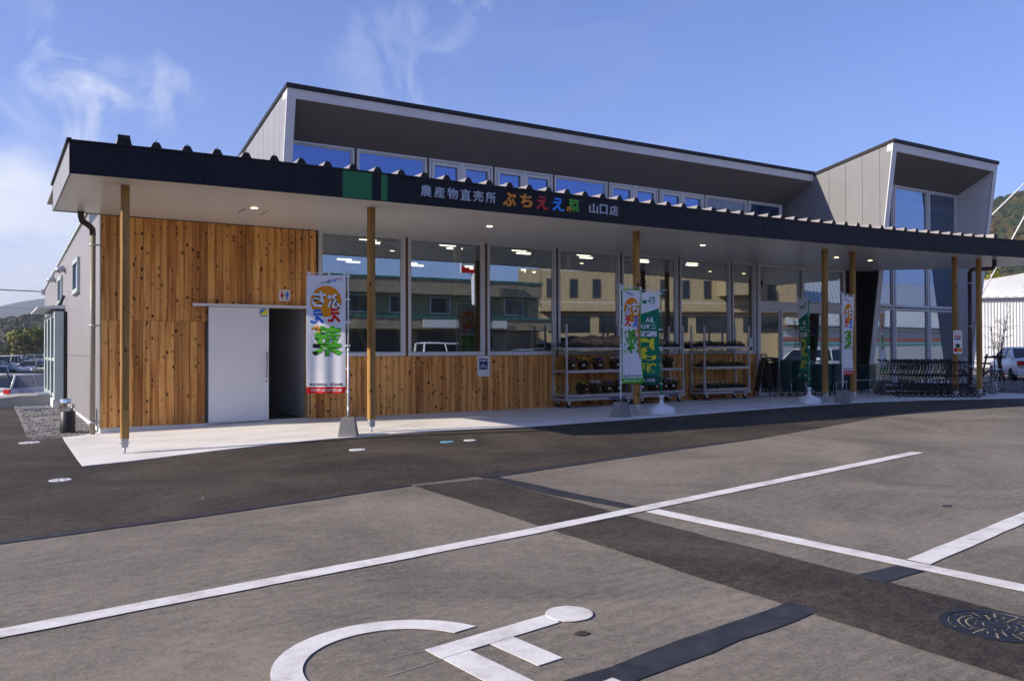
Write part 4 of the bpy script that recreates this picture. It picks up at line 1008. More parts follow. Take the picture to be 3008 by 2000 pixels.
# ------------------------------------------------------------------ banners
def banner_wave(u, v, amp, ph):
    """outward bulge of the cloth at u (0 pole .. 1 free edge), v (0 top .. 1 bottom)"""
    return amp*u*(math.sin(2.6*v+ph)*.9+math.sin(7*v+3*u+ph)*.28)*(.25+v)+.012*math.sin(14*u+ph)*v
def banner(base, rz, kind, label, green, pole_mat, side=1, W=.60, Ht=1.98, ztop=2.72, amp=.06, ph=0.0, block=True, taper=0.0, pole_h=2.83):
    """nobori banner; local +x is from the pole to the free edge, local -y is the readable face; side=-1 turns the print"""
    t = thing('banner', label, 'banner', base, rz, 'advertising banners under the canopy')
    MB().tube([(0, 0, .18), (0, 0, pole_h*.52)], .016, 8).build('pole', pole_mat, t, True)
    MB().tube([(0, 0, pole_h*.52), (0, 0, pole_h)], .012, 8).build('pole', pole_mat, t, True)
    MB().tube([(0, 0, pole_h*.5), (0, 0, pole_h*.5+.06)], .022, 8).build('joint', 'white_plastic', t, True)
    MB().tube([(-.16, 0, ztop+.055), (W+.04, 0, ztop+.035)], .007, 6).build('cross_rod', 'white_plastic', t, True)
    if block:
        MB().prism([(-.15, -.15, 0), (.15, -.15, 0), (.15, .15, 0), (-.15, .15, 0)], (0, 0, .01)).build('block_foot', 'concrete_block', t)
        b = MB(); b.v = [(-.15,-.15,.01),(.15,-.15,.01),(.15,.15,.01),(-.15,.15,.01),(-.105,-.105,.30),(.105,-.105,.30),(.105,.105,.30),(-.105,.105,.30)]
        b.f = [(0,1,5,4),(1,2,6,5),(2,3,7,6),(3,0,4,7),(4,5,6,7)]
        b.build('block', 'concrete_block', t); MB().tube([(0, 0, .28), (0, 0, .52)], .02, 8).build('socket', 'galvanised', t, True)
    else:
        b = MB(); n = 8
        prof = [(.27, .0, .21), (.275, .03, .215), (.27, .11, .21), (.24, .14, .185), (.07, .215, .06), (.045, .235, .045), (.035, .33, .035), (.05, .335, .05), (.05, .385, .05), (.02, .39, .02)]
        for (rx, z, ry) in prof:
            for k in range(20):
                a = 2*math.pi*k/20; e = .55 if z < .2 else 1
                cxx, syy = math.cos(a), math.sin(a); b.v.append((rx*math.copysign(abs(cxx)**e, cxx), ry*math.copysign(abs(syy)**e, syy), z))
        for q in range(len(prof)-1):
            for k in range(20): b.f.append((q*20+k, q*20+(k+1) % 20, (q+1)*20+(k+1) % 20, (q+1)*20+k))
        b.f.append(tuple(range(19, -1, -1))); b.f.append(tuple((len(prof)-1)*20+k for k in range(20)))
        b.build('water_base', 'white_plastic', t, True)
    x0 = .045
    def P(u, v, off=0.0):
        x = x0+u*W*(1-taper*v); return (x, banner_wave(u, v, amp, ph)+off, ztop-v*Ht)
    cl = MB().grid(lambda a, b: P(a, b), 14, 40).build('cloth', {'fruit': 'cloth_white', 'card': 'print_darkgreen'}[kind], t, True)
    for k in range(3): u = (.03, .42, .94)[k]; MB().box(x0+u*W-.02, x0+u*W+.02, -.008, .008, ztop-.01, ztop+.06).build('loop', 'cloth_white', cl)
    for k in range(6):
        v = .005+k*.196; MB().box(-.03, x0+.01, -.006, .006, ztop-v*Ht-.02, ztop-v*Ht+.01).build('loop', 'cloth_white', cl)
    def put(v2, f2_, mat, off, name):
        # (u,v) outline on the cloth; printed through, so it shows on both faces
        mb = MB(); n = len(v2)
        for s_ in (-1, 1):
            i = len(mb.v); mb.v += [P(a, b, s_*off) for a, b in v2]
            mb.f += [tuple(i+k for k in q) for q in f2_]
        mb.build(name, mat, cl)
    fl = (lambda u: u) if side > 0 else (lambda u: 1-u)
    def glyph_on(ch, u0, u1, v0, v1, mat, off=.004, bold=.05, rot=0.0):
        key = (ch, bold)
        if key not in TXT: TXT[key] = text_mesh(ch, 1.0, bold)
        v, f = TXT[key]; ax, bx = min(p[0] for p in v), max(p[0] for p in v); ay, by = min(p[1] for p in v), max(p[1] for p in v)
        pts = []
        for p in v:
            a = (p[0]-ax)/(bx-ax)-.5; b = (p[1]-ay)/(by-ay)-.5
            a, b = a*math.cos(rot)-b*math.sin(rot), a*math.sin(rot)+b*math.cos(rot)
            pts.append((fl((u0+u1)/2+a*(u1-u0)), (v0+v1)/2-b*(v1-v0)))
        put(pts, f, mat, off, 'print')
    def rect(u0, u1, v0, v1, mat, off=.002, n=10, m=1):
        pts = []; f = []
        for a in range(n+1):
            for b in range(m+1): pts.append((fl(u0+(u1-u0)*a/n), v0+(v1-v0)*b/m))
        for a in range(n):
            for b in range(m): f.append((a*(m+1)+b, (a+1)*(m+1)+b, (a+1)*(m+1)+b+1, a*(m+1)+b+1))
        put(pts, f, mat, off, 'print')
    def word(s_, u0, u1, v0, v1, mat, bold=.04):
        w = (u1-u0)/len(s_)
        for k, ch in enumerate(s_): glyph_on(ch, u0+k*w+.06*w, u0+(k+1)*w-.06*w, v0, v1, mat, .004, bold)
    if kind == 'fruit':
        # round orange sun, letters, foot band; drawn figures of the print are left out
        disc = [(fl(.5+.40*math.cos(k/28*6.283)), .222+.132*math.sin(k/28*6.283)) for k in range(28)]; rings = [(fl(.5), .222)]+disc
        ring2 = [(fl(.5+.2*math.cos(k/28*6.283)), .222+.066*math.sin(k/28*6.283)) for k in range(28)]
        pts = [(fl(.5), .222)]+ring2+disc; f = [(0, 1+k, 1+(k+1) % 28) for k in range(28)]+[(1+k, 29+k, 29+(k+1) % 28, 1+(k+1) % 28) for k in range(28)]
        put(pts, f, 'print_orange', .0022, 'print')
        word('しんせん', .08, .30, .022, .042, 'print_red'); word('あんぜん', .24, .48, .034, .056, 'print_blue'); word('あんしん', .40, .64, .048, .07, 'print_darkgreen')
        for ch, a, b, c, d in (('ぶ', .10, .47, .155, .285), ('ち', .50, .88, .135, .27)):
            glyph_on(ch, a, b, c, d, 'print_black', .0034, .07); glyph_on(ch, a, b, c, d, 'cloth_white', .0048, .032)
        glyph_on('え', .12, .46, .275, .40, 'cloth_white', .0034, .065); glyph_on('え', .12, .46, .275, .40, 'print_red', .0048, .05)
        glyph_on('え', .54, .90, .285, .41, 'cloth_white', .0034, .065); glyph_on('え', .54, .90, .285, .41, 'print_blue', .0048, .05)
        glyph_on('菜', .10, .86, .435, .685, 'print_black', .0030, .03); glyph_on('菜', .08, .84, .43, .68, 'print_green', .0044, .034)
        glyph_on('な', .64, .88, .425, .505, 'cloth_white', .0052, .10); glyph_on('な', .64, .88, .425, .505, 'print_orange', .0066, .05)
        word('JA山口県', .06, .40, .912, .934, 'print_black', .03); word('山口統括本部', .46, .93, .912, .934, 'print_black', .03)
        rect(0, 1, .945, 1.0, green, .002, 14)
        word('農産物直売所', .08, .90, .960, .984, 'cloth_white', .0)
        if green == 'print_green':
            rect(0, .035, 0, 1, green, .0024, 1, 40); rect(.965, 1, 0, 1, green, .0024, 1, 40); rect(0, 1, 0, .012, green, .0026, 14)
    else:
        pts, f = [], []
        for a in range(13):
            u = a/12; vb = .17+.09*u
            for b in range(5): pts.append((fl(u), vb*b/4))
        for a in range(12):
            for b in range(4): f.append((a*5+b, (a+1)*5+b, (a+1)*5+b+1, a*5+b+1))
        put(pts, f, 'cloth_white', .0022, 'print')
        word('JA', .12, .42, .045, .075, 'print_darkgreen'); word('ファーマ', .12, .85, .085, .125, 'print_darkgreen')
        word('JA', .16, .56, .27, .325, 'cloth_white', .02); word('ご利用', .12, .88, .345, .395, 'cloth_white', .02)
        rect(.10, .9, .42, .475, 'cloth_white', .003, 8); word('ご請求', .14, .86, .428, .468, 'print_deepgreen')
        glyph_on('5', .12, .78, .495, .735, 'print_yellow', .004, .02)
        word('割引', .10, .90, .76, .865, 'print_yellow', .03)
        rect(0, 1, .90, 1.0, 'print_deepgreen', .0026, 14); word('JA CARD'.replace(' ', ''), .12, .9, .93, .965, 'cloth_white', .01)
    return t
img_right = math.atan2(rt.y, rt.x)          # world heading of "to the right" as the photographer stood
def gz(x, y): return g(x, y)+.014
# seen from behind: pole on the right, print mirrored
banner((3.37, -3.42, gz(3.37, -3.42)), img_right+math.pi+R(3), 'fruit', 'white banner seen from behind with mirrored print and red foot band, beside the toilet door', 'print_red', 'white_plastic', 1, .64, 1.96, 2.66, .05, .4, True, .0, 2.76)
banner((9.14, -3.47, gz(9.14, -3.47)), img_right+R(40), 'fruit', 'white banner with green edges and green foot band before the flower racks', 'print_green', 'white_plastic', 1, .60, 1.93, 2.60, .045, 1.2, True, .0, 2.70)
banner((10.25, -3.45, gz(10.25, -3.45)), img_right+math.pi+R(20), 'card', 'dark green banner with mirrored yellow figure five on a white base beside a post', '', 'pole_green', 1, .60, 1.93, 2.54, .05, 2.2, False, .0, 2.62)
banner((14.9, -3.5, gz(14.9, -3.5)), img_right+R(96), 'card', 'dark green banner seen nearly edge on, standing on a white base before the entrance', '', 'pole_green', 1, .60, 1.95, 2.52, .12, 3.6, False, .0, 2.62)
banner((15.8, -3.76, gz(15.8, -3.76)), img_right+R(42), 'fruit', 'white banner with red foot band on a concrete block right of the entrance', 'print_red', 'white_plastic', 1, .58, 1.92, 2.58, .04, .2, True, .0, 2.68)
banner((20.75, -1.41, gz(20.75, -1.41)), img_right+R(50), 'fruit', 'far white banner with green foot band standing before the glazed hood and carts', 'print_green', 'white_plastic', 1, .58, 1.92, 2.58, .06, 1.6, True, .25, 2.70)

# ------------------------------------------------------------------ flower racks
def rack(base, rz, L, D, label):
    t = thing('flower_rack', label, 'rack', base, rz, 'wheeled flower racks under the windows')
    hh = 1.98
    for x in (0, L):
        for y in (0, D):
            MB().box(x-.022, x+.022, y-.018, y+.018, .16, hh).box(x-.03, x+.03, y-.025, y+.025, .16, .62).build('upright', 'alu', t)
    for z in (.28, .86, 1.40):
        s = MB().box(-.0, L, .0, D, z, z+.03).build('shelf', 'galvanised', t)
        MB().box(.03, L-.03, -.03, -.002, z-.03, z+.035).build('edge_rail', 'alu', s); MB().box(.03, L-.03, D+.002, D+.03, z-.03, z+.035).build('edge_rail', 'alu', s)
        for x in (-.026, L+.026): MB().box(x-.003, x+.003, .02, D-.02, z-.01, z+.035).build('side_rail', 'alu', s)
    MB().box(-.04, L+.04, -.045, D+.045, .17, .235).build('base_frame', 'alu', t)
    MB().box(L*.62, L*.86, -.0475, -.0455, .185, .22).build('label_plate', 'print_navy', t)
    for x in (.10, L-.10):
        for y in (.05, D-.05):
            c = MB().lathe([(.058, -.016), (.066, -.01), (.066, .01), (.058, .016)], (x, y, .068), 14, 'y').build('caster', 'rubber', t, True)
            MB().prism([(x-.03, y-.025, .07), (x+.03, y-.025, .07), (x+.045, y-.025, .17), (x-.045, y-.025, .17)], (0, .006, 0)).prism([(x-.03, y+.02, .07), (x+.03, y+.02, .07), (x+.045, y+.02, .17), (x-.045, y+.02, .17)], (0, .006, 0)).build('fork', 'galvanised', c)
    return t
RK = [(9.82, -.66, .09, R(3), 2.1, .52, 'left flower rack of aluminium holding soil bags and pots under the fourth window'),
      (12.12, -.62, .095, R(2), 1.5, .5, 'middle flower rack of aluminium partly hidden behind the post and banners'),
      (14.3, -.66, .11, R(-2), 1.62, .5, 'right flower rack of aluminium filled with seedling trays, nearest the entrance')]
for x, y, z, a, L, D, lab in RK: rack((x, y, gz(x, y)), a, L, D, lab)
def on_rack(i, u, v, z):
    x, y, _, a, L, D, _l = RK[i]; lx, ly = u*L, v*D
    return (x+lx*math.cos(a)-ly*math.sin(a), y+lx*math.sin(a)+ly*math.cos(a), gz(x, y)+z)
LEVEL = (.31, .89, 1.43)
def foliage(mb, rx, ry, z0, h, n, rn, s=.03):
    for _ in range(n):
        a = rn.uniform(0, 6.28); r = math.sqrt(rn.random()); x, y = rx*r*math.cos(a), ry*r*math.sin(a); z = z0+h*rn.random()*(1-.4*r)
        d = Vector((rn.uniform(-1, 1), rn.uniform(-1, 1), rn.uniform(0, .8))).normalized()*s*rn.uniform(.7, 1.4); e = d.cross(Vector((rn.uniform(-1,1), rn.uniform(-1,1), 1))).normalized()*s*.45
        p = Vector((x, y, z)); mb.poly([p-d*.1, p+d*.5+e, p+d, p+d*.5-e])
def blooms(mb, rx, ry, z, n, rn, s=.022):
    for _ in range(n):
        a = rn.uniform(0, 6.28); r = math.sqrt(rn.random()); c = Vector((rx*r*math.cos(a), ry*r*math.sin(a), z+rn.uniform(-.03, .035)*1.2))
        nr = Vector((rn.uniform(-.7, .7), rn.uniform(-1.2, .1), .8)).normalized(); u = nr.orthogonal().normalized(); w = nr.cross(u)
        i = len(mb.v); mb.v.append(tuple(c+nr*.004))
        for k in range(5): b = 2*math.pi*k/5; mb.v.append(tuple(c+(u*math.cos(b)+w*math.sin(b))*s))
        for k in range(5): mb.f.append((i, i+1+k, i+1+(k+1) % 5))
POTS = {}
def pot(pos, col, label, rn, sc=1.0):
    if col not in POTS:
        p = MB().lathe([(.085, 0), (.105, .03), (.135, .16), (.15, .165), (.15, .19), (.13, .19), (.125, .165)], (0,0,0), 18).mesh('pot_body', 'pot_brown', True)
        fo = MB(); foliage(fo, .15, .15, .17, .12, 70, rn, .05); fl_ = MB(); blooms(fl_, .14, .14, .275, 22, rn, .024)
        tg = MB().box(-.03, .03, -.150, -.147, .10, .14).mesh('price_tag', 'paper')
        POTS[col] = (p, fo.mesh('leaves', 'leaf_green'), fl_.mesh('blossom', col), tg)
    t = thing('flower_pot', label, 'flower pot', pos, rn.uniform(-.5, .5), 'potted violas on the flower racks')
    t.scale = (sc, sc, sc)
    for nm, me in zip(('pot_body', 'leaves', 'blossom', 'price_tag'), POTS[col]): link(nm, me, t)
    return t
rn = random.Random(11)
CN_ = {'flower_purple': 'purple', 'flower_yellow': 'yellow', 'flower_white': 'pale', 'flower_red': 'dark red'}
def pots(rk, lev, us, cols, where):
    for k, (u, c) in enumerate(zip(us, cols)):
        pot(on_rack(rk, u, .42, LEVEL[lev]), c, 'pot of %s violas, %s from left, %s' % (CN_[c], ('first', 'second', 'third', 'fourth', 'fifth')[k], where), rn, 1.0)
pots(0, 1, (.13, .32, .55, .82), ('flower_purple', 'flower_yellow', 'flower_purple', 'flower_white'), 'middle shelf of the left rack')
pots(0, 0, (.30, .50, .68, .86), ('flower_yellow', 'flower_white', 'flower_purple', 'flower_purple'), 'bottom shelf of the left rack')
pots(1, 1, (.18, .45, .78), ('flower_purple', 'flower_white', 'flower_red'), 'middle shelf of the middle rack')
pots(1, 0, (.14, .42, .66, .88), ('flower_yellow', 'flower_yellow', 'flower_purple', 'flower_white'), 'bottom shelf of the middle rack')
TR = {}
def tray(rk, lev, u, cols, label):
    t = thing('seedling_tray', label, 'tray', on_rack(rk, u, .5, LEVEL[lev]), RK[rk][3], 'seedling trays on the flower racks')
    key = tuple(cols)
    if key not in TR:
        b = MB().box(-.24, .24, -.16, .16, 0, .012).box(-.24, -.228, -.16, .16, .012, .075).box(.228, .24, -.16, .16, .012, .075).box(-.228, .228, -.16, -.148, .012, .075).box(-.228, .228, .148, .16, .012, .075)
        f = MB(); foliage(f, .25, .16, .06, .09, 110, rn, .04); ms = [('tray_body', b.mesh('tray_body', 'tray_black')), ('leaves', f.mesh('leaves', 'leaf_green'))]
        for c in cols: q = MB(); blooms(q, .24, .15, .14, 16, rn, .02); ms.append(('blossom', q.mesh('blossom', c)))
        TR[key] = ms
    for nm, me in TR[key]: link(nm, me, t)
for lev, nm, sets in ((2, 'top', (('flower_white',), (), ('flower_red',))), (1, 'middle', (('flower_purple', 'flower_red'), ('flower_red', 'flower_yellow'), ('flower_yellow',))), (0, 'bottom', (('flower_white', 'flower_purple'), ('flower_yellow', 'flower_white'), ('flower_yellow',)))):
    for k, cs in enumerate(sets): tray(2, lev, .17+.33*k, cs, '%s tray of seedlings on the %s shelf of the right rack' % (('left', 'centre', 'right')[k], nm))
tray(1, 2, .82, ('flower_white',), 'tray of seedlings on the top shelf of the middle rack')
def bag(pos, rz, L, W_, H_, mat, label, tilt=0.0):
    mb = MB()
    def fn(u, v):
        a, b = u*2-1, v*2*math.pi; k = (1-abs(a)**3.2)**.5 if abs(a) < 1 else 0
        wob = 1+.07*math.sin(5*b+3*a)+.05*math.sin(9*a+2*b)
        return (a*L/2, math.cos(b)*W_/2*(.55+.45*k)*wob, H_/2+math.sin(b)*H_/2*k*wob)
    mb.grid(fn, 12, 16); o = mb.build('soil_bag', mat, None, True); o.location = pos; o.rotation_euler = (tilt, 0, rz)
    t = tag(o, label, 'bag', 'bags of soil on the flower racks'); return t
bag(on_rack(0, .30, .5, LEVEL[2]), .1, .42, .36, .26, 'soil_bag', 'clear bag of brown soil, left of the big bags on the left rack')
bag(on_rack(0, .47, .45, LEVEL[2]), -.15, .46, .38, .30, 'soil_bag', 'largest clear bag of brown soil on top of the left rack')
bag(on_rack(0, .64, .55, LEVEL[2]), .2, .44, .36, .28, 'soil_bag', 'clear bag of brown soil standing second from the right on the left rack')
bag(on_rack(0, .80, .42, LEVEL[2]), -.3, .46, .38, .30, 'soil_bag', 'clear bag of brown soil, rightmost on the left rack')
bag(on_rack(0, .08, .4, LEVEL[2]), 0, .40, .34, .13, 'soil_bag_dark', 'flat dark bag at the left end of the left rack top')
bag(on_rack(0, .22, .2, LEVEL[2]), .2, .42, .30, .13, 'soil_bag_dark', 'flat dark bag lying before the soil bags on the left rack')
bag(on_rack(1, .55, .5, LEVEL[2]), .1, .40, .34, .22, 'soil_bag', 'clear bag of brown soil at the middle of the middle rack top')
bag(on_rack(1, .25, .5, LEVEL[2]), -.1, .44, .34, .24, 'soil_bag', 'clear bag of brown soil at the left of the middle rack top')

# ------------------------------------------------------------------ A-frame board, ashtray stand
af = thing('a_frame_board', 'folding black A-frame board standing left of the entrance doors', 'signboard', (16.86, -.42, gz(16.86, -.42)), img_right)
for s_ in (-1, 1):
    p = thing  # parts below share one tilt each
    lg = MB()
    for y in (-.22, .22): lg.tube([(s_*.24, y, 0), (s_*.015, y, 1.2)], .014, 6)
    lg.tube([(s_*.05, -.22, 1.02), (s_*.05, .22, 1.02)], .012, 6); lg.build('leg_frame', 'black_plastic', af)
    MB().prism([(s_*.205, -.2, .16), (s_*.205, .2, .16), (s_*.045, .2, 1.02), (s_*.045, -.2, 1.02)], (s_*.01, 0, .002)).build('board', 'black_plastic', af)
MB().tube([(0, -.24, 1.2), (0, .24, 1.2)], .018, 8).build('hinge_rail', 'alu', af)
ash = thing('ashtray_stand', 'black cylindrical ashtray stand with a chrome top in the gravel', 'ashtray', (-.48, .5, .0))
MB().lathe([(.125, 0), (.128, .01), (.128, .40), (.12, .405)], (0,0,0), 28).build('body', 'black_plastic', ash, True)
MB().lathe([(.131, .40), (.131, .61), (.125, .62), (.1, .62), (.095, .59)], (0,0,0), 28).build('chrome_top', 'chrome', ash, True)

# ------------------------------------------------------------------ shopping baskets in stacks on dollies
def basket_mesh():
    mb = MB(); W2, D2, Hh = .235, .165, .235
    def ring(w, d, z, r=.04, n=5):
        out = []
        for cxs, cys, a0 in ((1,1,0),(-1,1,90),(-1,-1,180),(1,-1,270)):
            for k in range(n):
                a = R(a0+90*k/(n-1)); out.append((cxs*(w-r)+r*math.cos(a), cys*(d-r)+r*math.sin(a), z))
        return out
    rows = [ring(W2*.82, D2*.80, 0), ring(W2*.95, D2*.95, Hh*.82), ring(W2*1.06, D2*1.08, Hh*.84), ring(W2*1.06, D2*1.08, Hh), ring(W2*1.0, D2*1.0, Hh), ring(W2*.80, D2*.78, .012)]
    n = len(rows[0])
    for r in rows: mb.v += r
    for q in range(len(rows)-1):
        for k in range(n): mb.f.append((q*n+k, q*n+(k+1) % n, (q+1)*n+(k+1) % n, (q+1)*n+k))
    mb.f.append(tuple(range(n-1, -1, -1))); mb.f.append(tuple((len(rows)-1)*n+k for k in range(n)))
    return mb.mesh('shopping_basket', 'basket_green')
BK = basket_mesh()
ORD = ('', 'second', 'third', 'fourth', 'fifth', 'sixth', 'seventh', 'eighth', 'ninth', 'tenth', 'eleventh', 'twelfth', 'thirteenth', 'fourteenth', 'fifteenth', 'sixteenth', 'seventeenth')
stacks = [(17.70, -.62, .2, 17, 'leftmost stack before the entrance glass'), (17.98, -.92, .15, 17, 'second stack before the entrance glass'), (18.45, -1.15, .1, 14, 'third stack behind the green edge-on banner'), (18.95, -1.2, .1, 14, 'fourth stack beside the post by the entrance'), (20.2, -.55, .3, 13, 'stack between the two close posts'), (20.95, -.85, .2, 13, 'rightmost stack against the dark leaning wall')]
for x, y, a, n, where in stacks:
    z0 = gz(x, y)
    dl = thing('basket_dolly', 'wheeled chrome dolly under the '+where, 'dolly', (x, y, z0), a, 'dollies under the basket stacks')
    MB().box(-.22, .22, -.15, .15, .10, .115).build('plate', 'galvanised', dl)
    for u in (-.19, .19):
        for v in (-.12, .12): MB().lathe([(.03, -.012), (.04, -.008), (.04, .008), (.03, .012)], (u, v, .04), 10, 'y').box(u-.012, u+.012, v-.016, v+.016, .05, .10).build('caster', 'rubber', dl)
    MB().tube([(-.26, -.19, .10), (-.26, -.19, .36), (-.235, -.19, .39), (.235, -.19, .39), (.26, -.19, .36), (.26, -.19, .10)], .009, 6).build('rail', 'chrome', dl, True)
    for k in range(n):
        b = link('shopping_basket', BK, None, (x+rn.uniform(-.004, .004), y+rn.uniform(-.004, .004), z0+.118+k*(.042)), (0, 0, a+rn.uniform(-.01, .01)))
        tag(b, 'dark green basket, %s, %s' % ('topmost' if k == n-1 else ORD[n-1-k]+' from top', where), 'basket', 'baskets in the '+where)

# ------------------------------------------------------------------ nested shopping carts
def cart_master():
    t = thing('shopping_cart', '', 'cart', (0, 0, 0))
    # +x is the way it is pushed; handle at x = 0
    fr = MB()
    for y in (-.21, .21):
        fr.tube([(0, y, 1.0), (.05, y*1.0, .97), (.10, y, .80), (.06, y, .62), (.16, y, .44), (.13, y, .30), (.02, y, .12)], .012, 6)
        fr.tube([(.13, y, .30), (.36, y*.85, .22), (.70, y*.6, .16)], .011, 6)
    fr.build('frame', 'cart_grey', t, True)
    MB().tube([(0, -.21, 1.0), (-.02, -.18, 1.01), (-.02, .18, 1.01), (0, .21, 1.0)], .017, 8).build('handle', 'black_plastic', t, True)
    up_ = MB(); up_.tube([(.05, -.2, .97), (.50, -.15, .93), (.55, -.10, .92), (.55, .10, .92), (.50, .15, .93), (.05, .2, .97)], .011, 6)
    for k in range(5): up_.tube([(.10+.09*k, -.19+.008*k, .955-.008*k), (.12+.08*k, -.17+.008*k, .72)], .005, 4).tube([(.10+.09*k, .19-.008*k, .955-.008*k), (.12+.08*k, .17-.008*k, .72)], .005, 4)
    up_.build('upper_rack', 'cart_grey', t, True)
    lo_ = MB().tube([(.1, -.19, .60), (.58, -.14, .56), (.60, 0, .56), (.58, .14, .56), (.1, .19, .60)], .010, 6)
    for k in range(6): y = -.13+.052*k; lo_.tube([(.1, y, .60), (.59, y*.9, .56)], .005, 4)
    lo_.tube([(.08, -.19, .34), (.62, -.12, .30), (.62, .12, .30), (.08, .19, .34)], .009, 6)
    lo_.build('lower_rack', 'cart_grey', t, True)
    for x, y in ((.02, -.22), (.02, .22), (.70, -.13), (.70, .13)):
        c = MB().lathe([(.035, -.014), (.05, -.01), (.05, .01), (.035, .014)], (x, y, .05), 12, 'y').build('wheel', 'rubber', t, True)
        MB().lathe([(.018, -.016), (.018, .016)], (x, y, .05), 10, 'y').build('hub', 'chrome', c, True)
    return t
cm = cart_master()
cart_dir = math.atan2(.92, -.39)
rows = [((19.35, -2.85), 9, 'front'), ((20.0, -1.9), 13, 'rear')]
cdir = Vector((.70, -.714, 0))
NUM = ('first', 'second', 'third', 'fourth', 'fifth', 'sixth', 'seventh', 'eighth', 'ninth', 'tenth', 'eleventh', 'twelfth', 'thirteenth', 'fourteenth')
first = True
for (sx_, sy_), n, nm in rows:
    for k in range(n):
        # rows of nested carts run along the front of the glazing, each pushed into the next
        x = sx_+.165*k*cdir.x; y = sy_+.165*k*cdir.y
        c = cm if first else copy_tree(cm); first = False
        c.location = (x, y, gz(x, y)); c.rotation_euler = (0, 0, math.atan2(cdir.y, cdir.x))
        c['label'] = 'dark wire shopping cart, %s from the left in the %s nested row' % (NUM[k], nm); c['group'] = 'shopping carts nested under the canopy'
cr = thing('cart_rail', 'low galvanised rail beside the nested shopping carts', 'rail', (20.9, -1.35, gz(20.9, -1.35)), img_right+.25)
MB().tube([(-.9, 0, 0), (-.9, 0, .40), (.6, 0, .40), (.6, 0, 0)], .018, 8).build('tube', 'galvanised', cr, True); MB().tube([(-.15, 0, 0), (-.15, 0, .40)], .016, 8).build('middle_leg', 'galvanised', cr, True)

# poster on the post by the carts
po = thing('poster', 'white poster with orange heading fixed to the timber post before the carts', 'poster', (20.3, -3.98, 1.66), img_right)
MB().box(-.12, .12, -.086, -.080, -.31, .31).build('sheet', 'paper', po)
def loc_text(s, x0, x1, z0, z1, mat): flat_text(s, x0, x1, z0, z1, -.0875, mat, po, .05)
loc_text('JAカードの', -.085, .095, .215, .275, 'print_orange')
for z, m in ((.15, 'print_red'), (.085, 'print_navy')):
    for k in range(5): MB().box(-.09+.036*k, -.062+.036*k+.006*(k % 2), -.0878, -.0868, z-.02, z+.022).build('printed_line', m, po)
for x, z, r, m in ((.0, -.10, .062, 'leaf_green'), (-.055, -.21, .055, 'print_red'), (.055, -.215, .055, 'print_orange')):
    MB().poly([(x+r*math.cos(k/16*6.283), -.0878, z+r*math.sin(k/16*6.283)) for k in range(16)]).build('printed_shape', m, po)

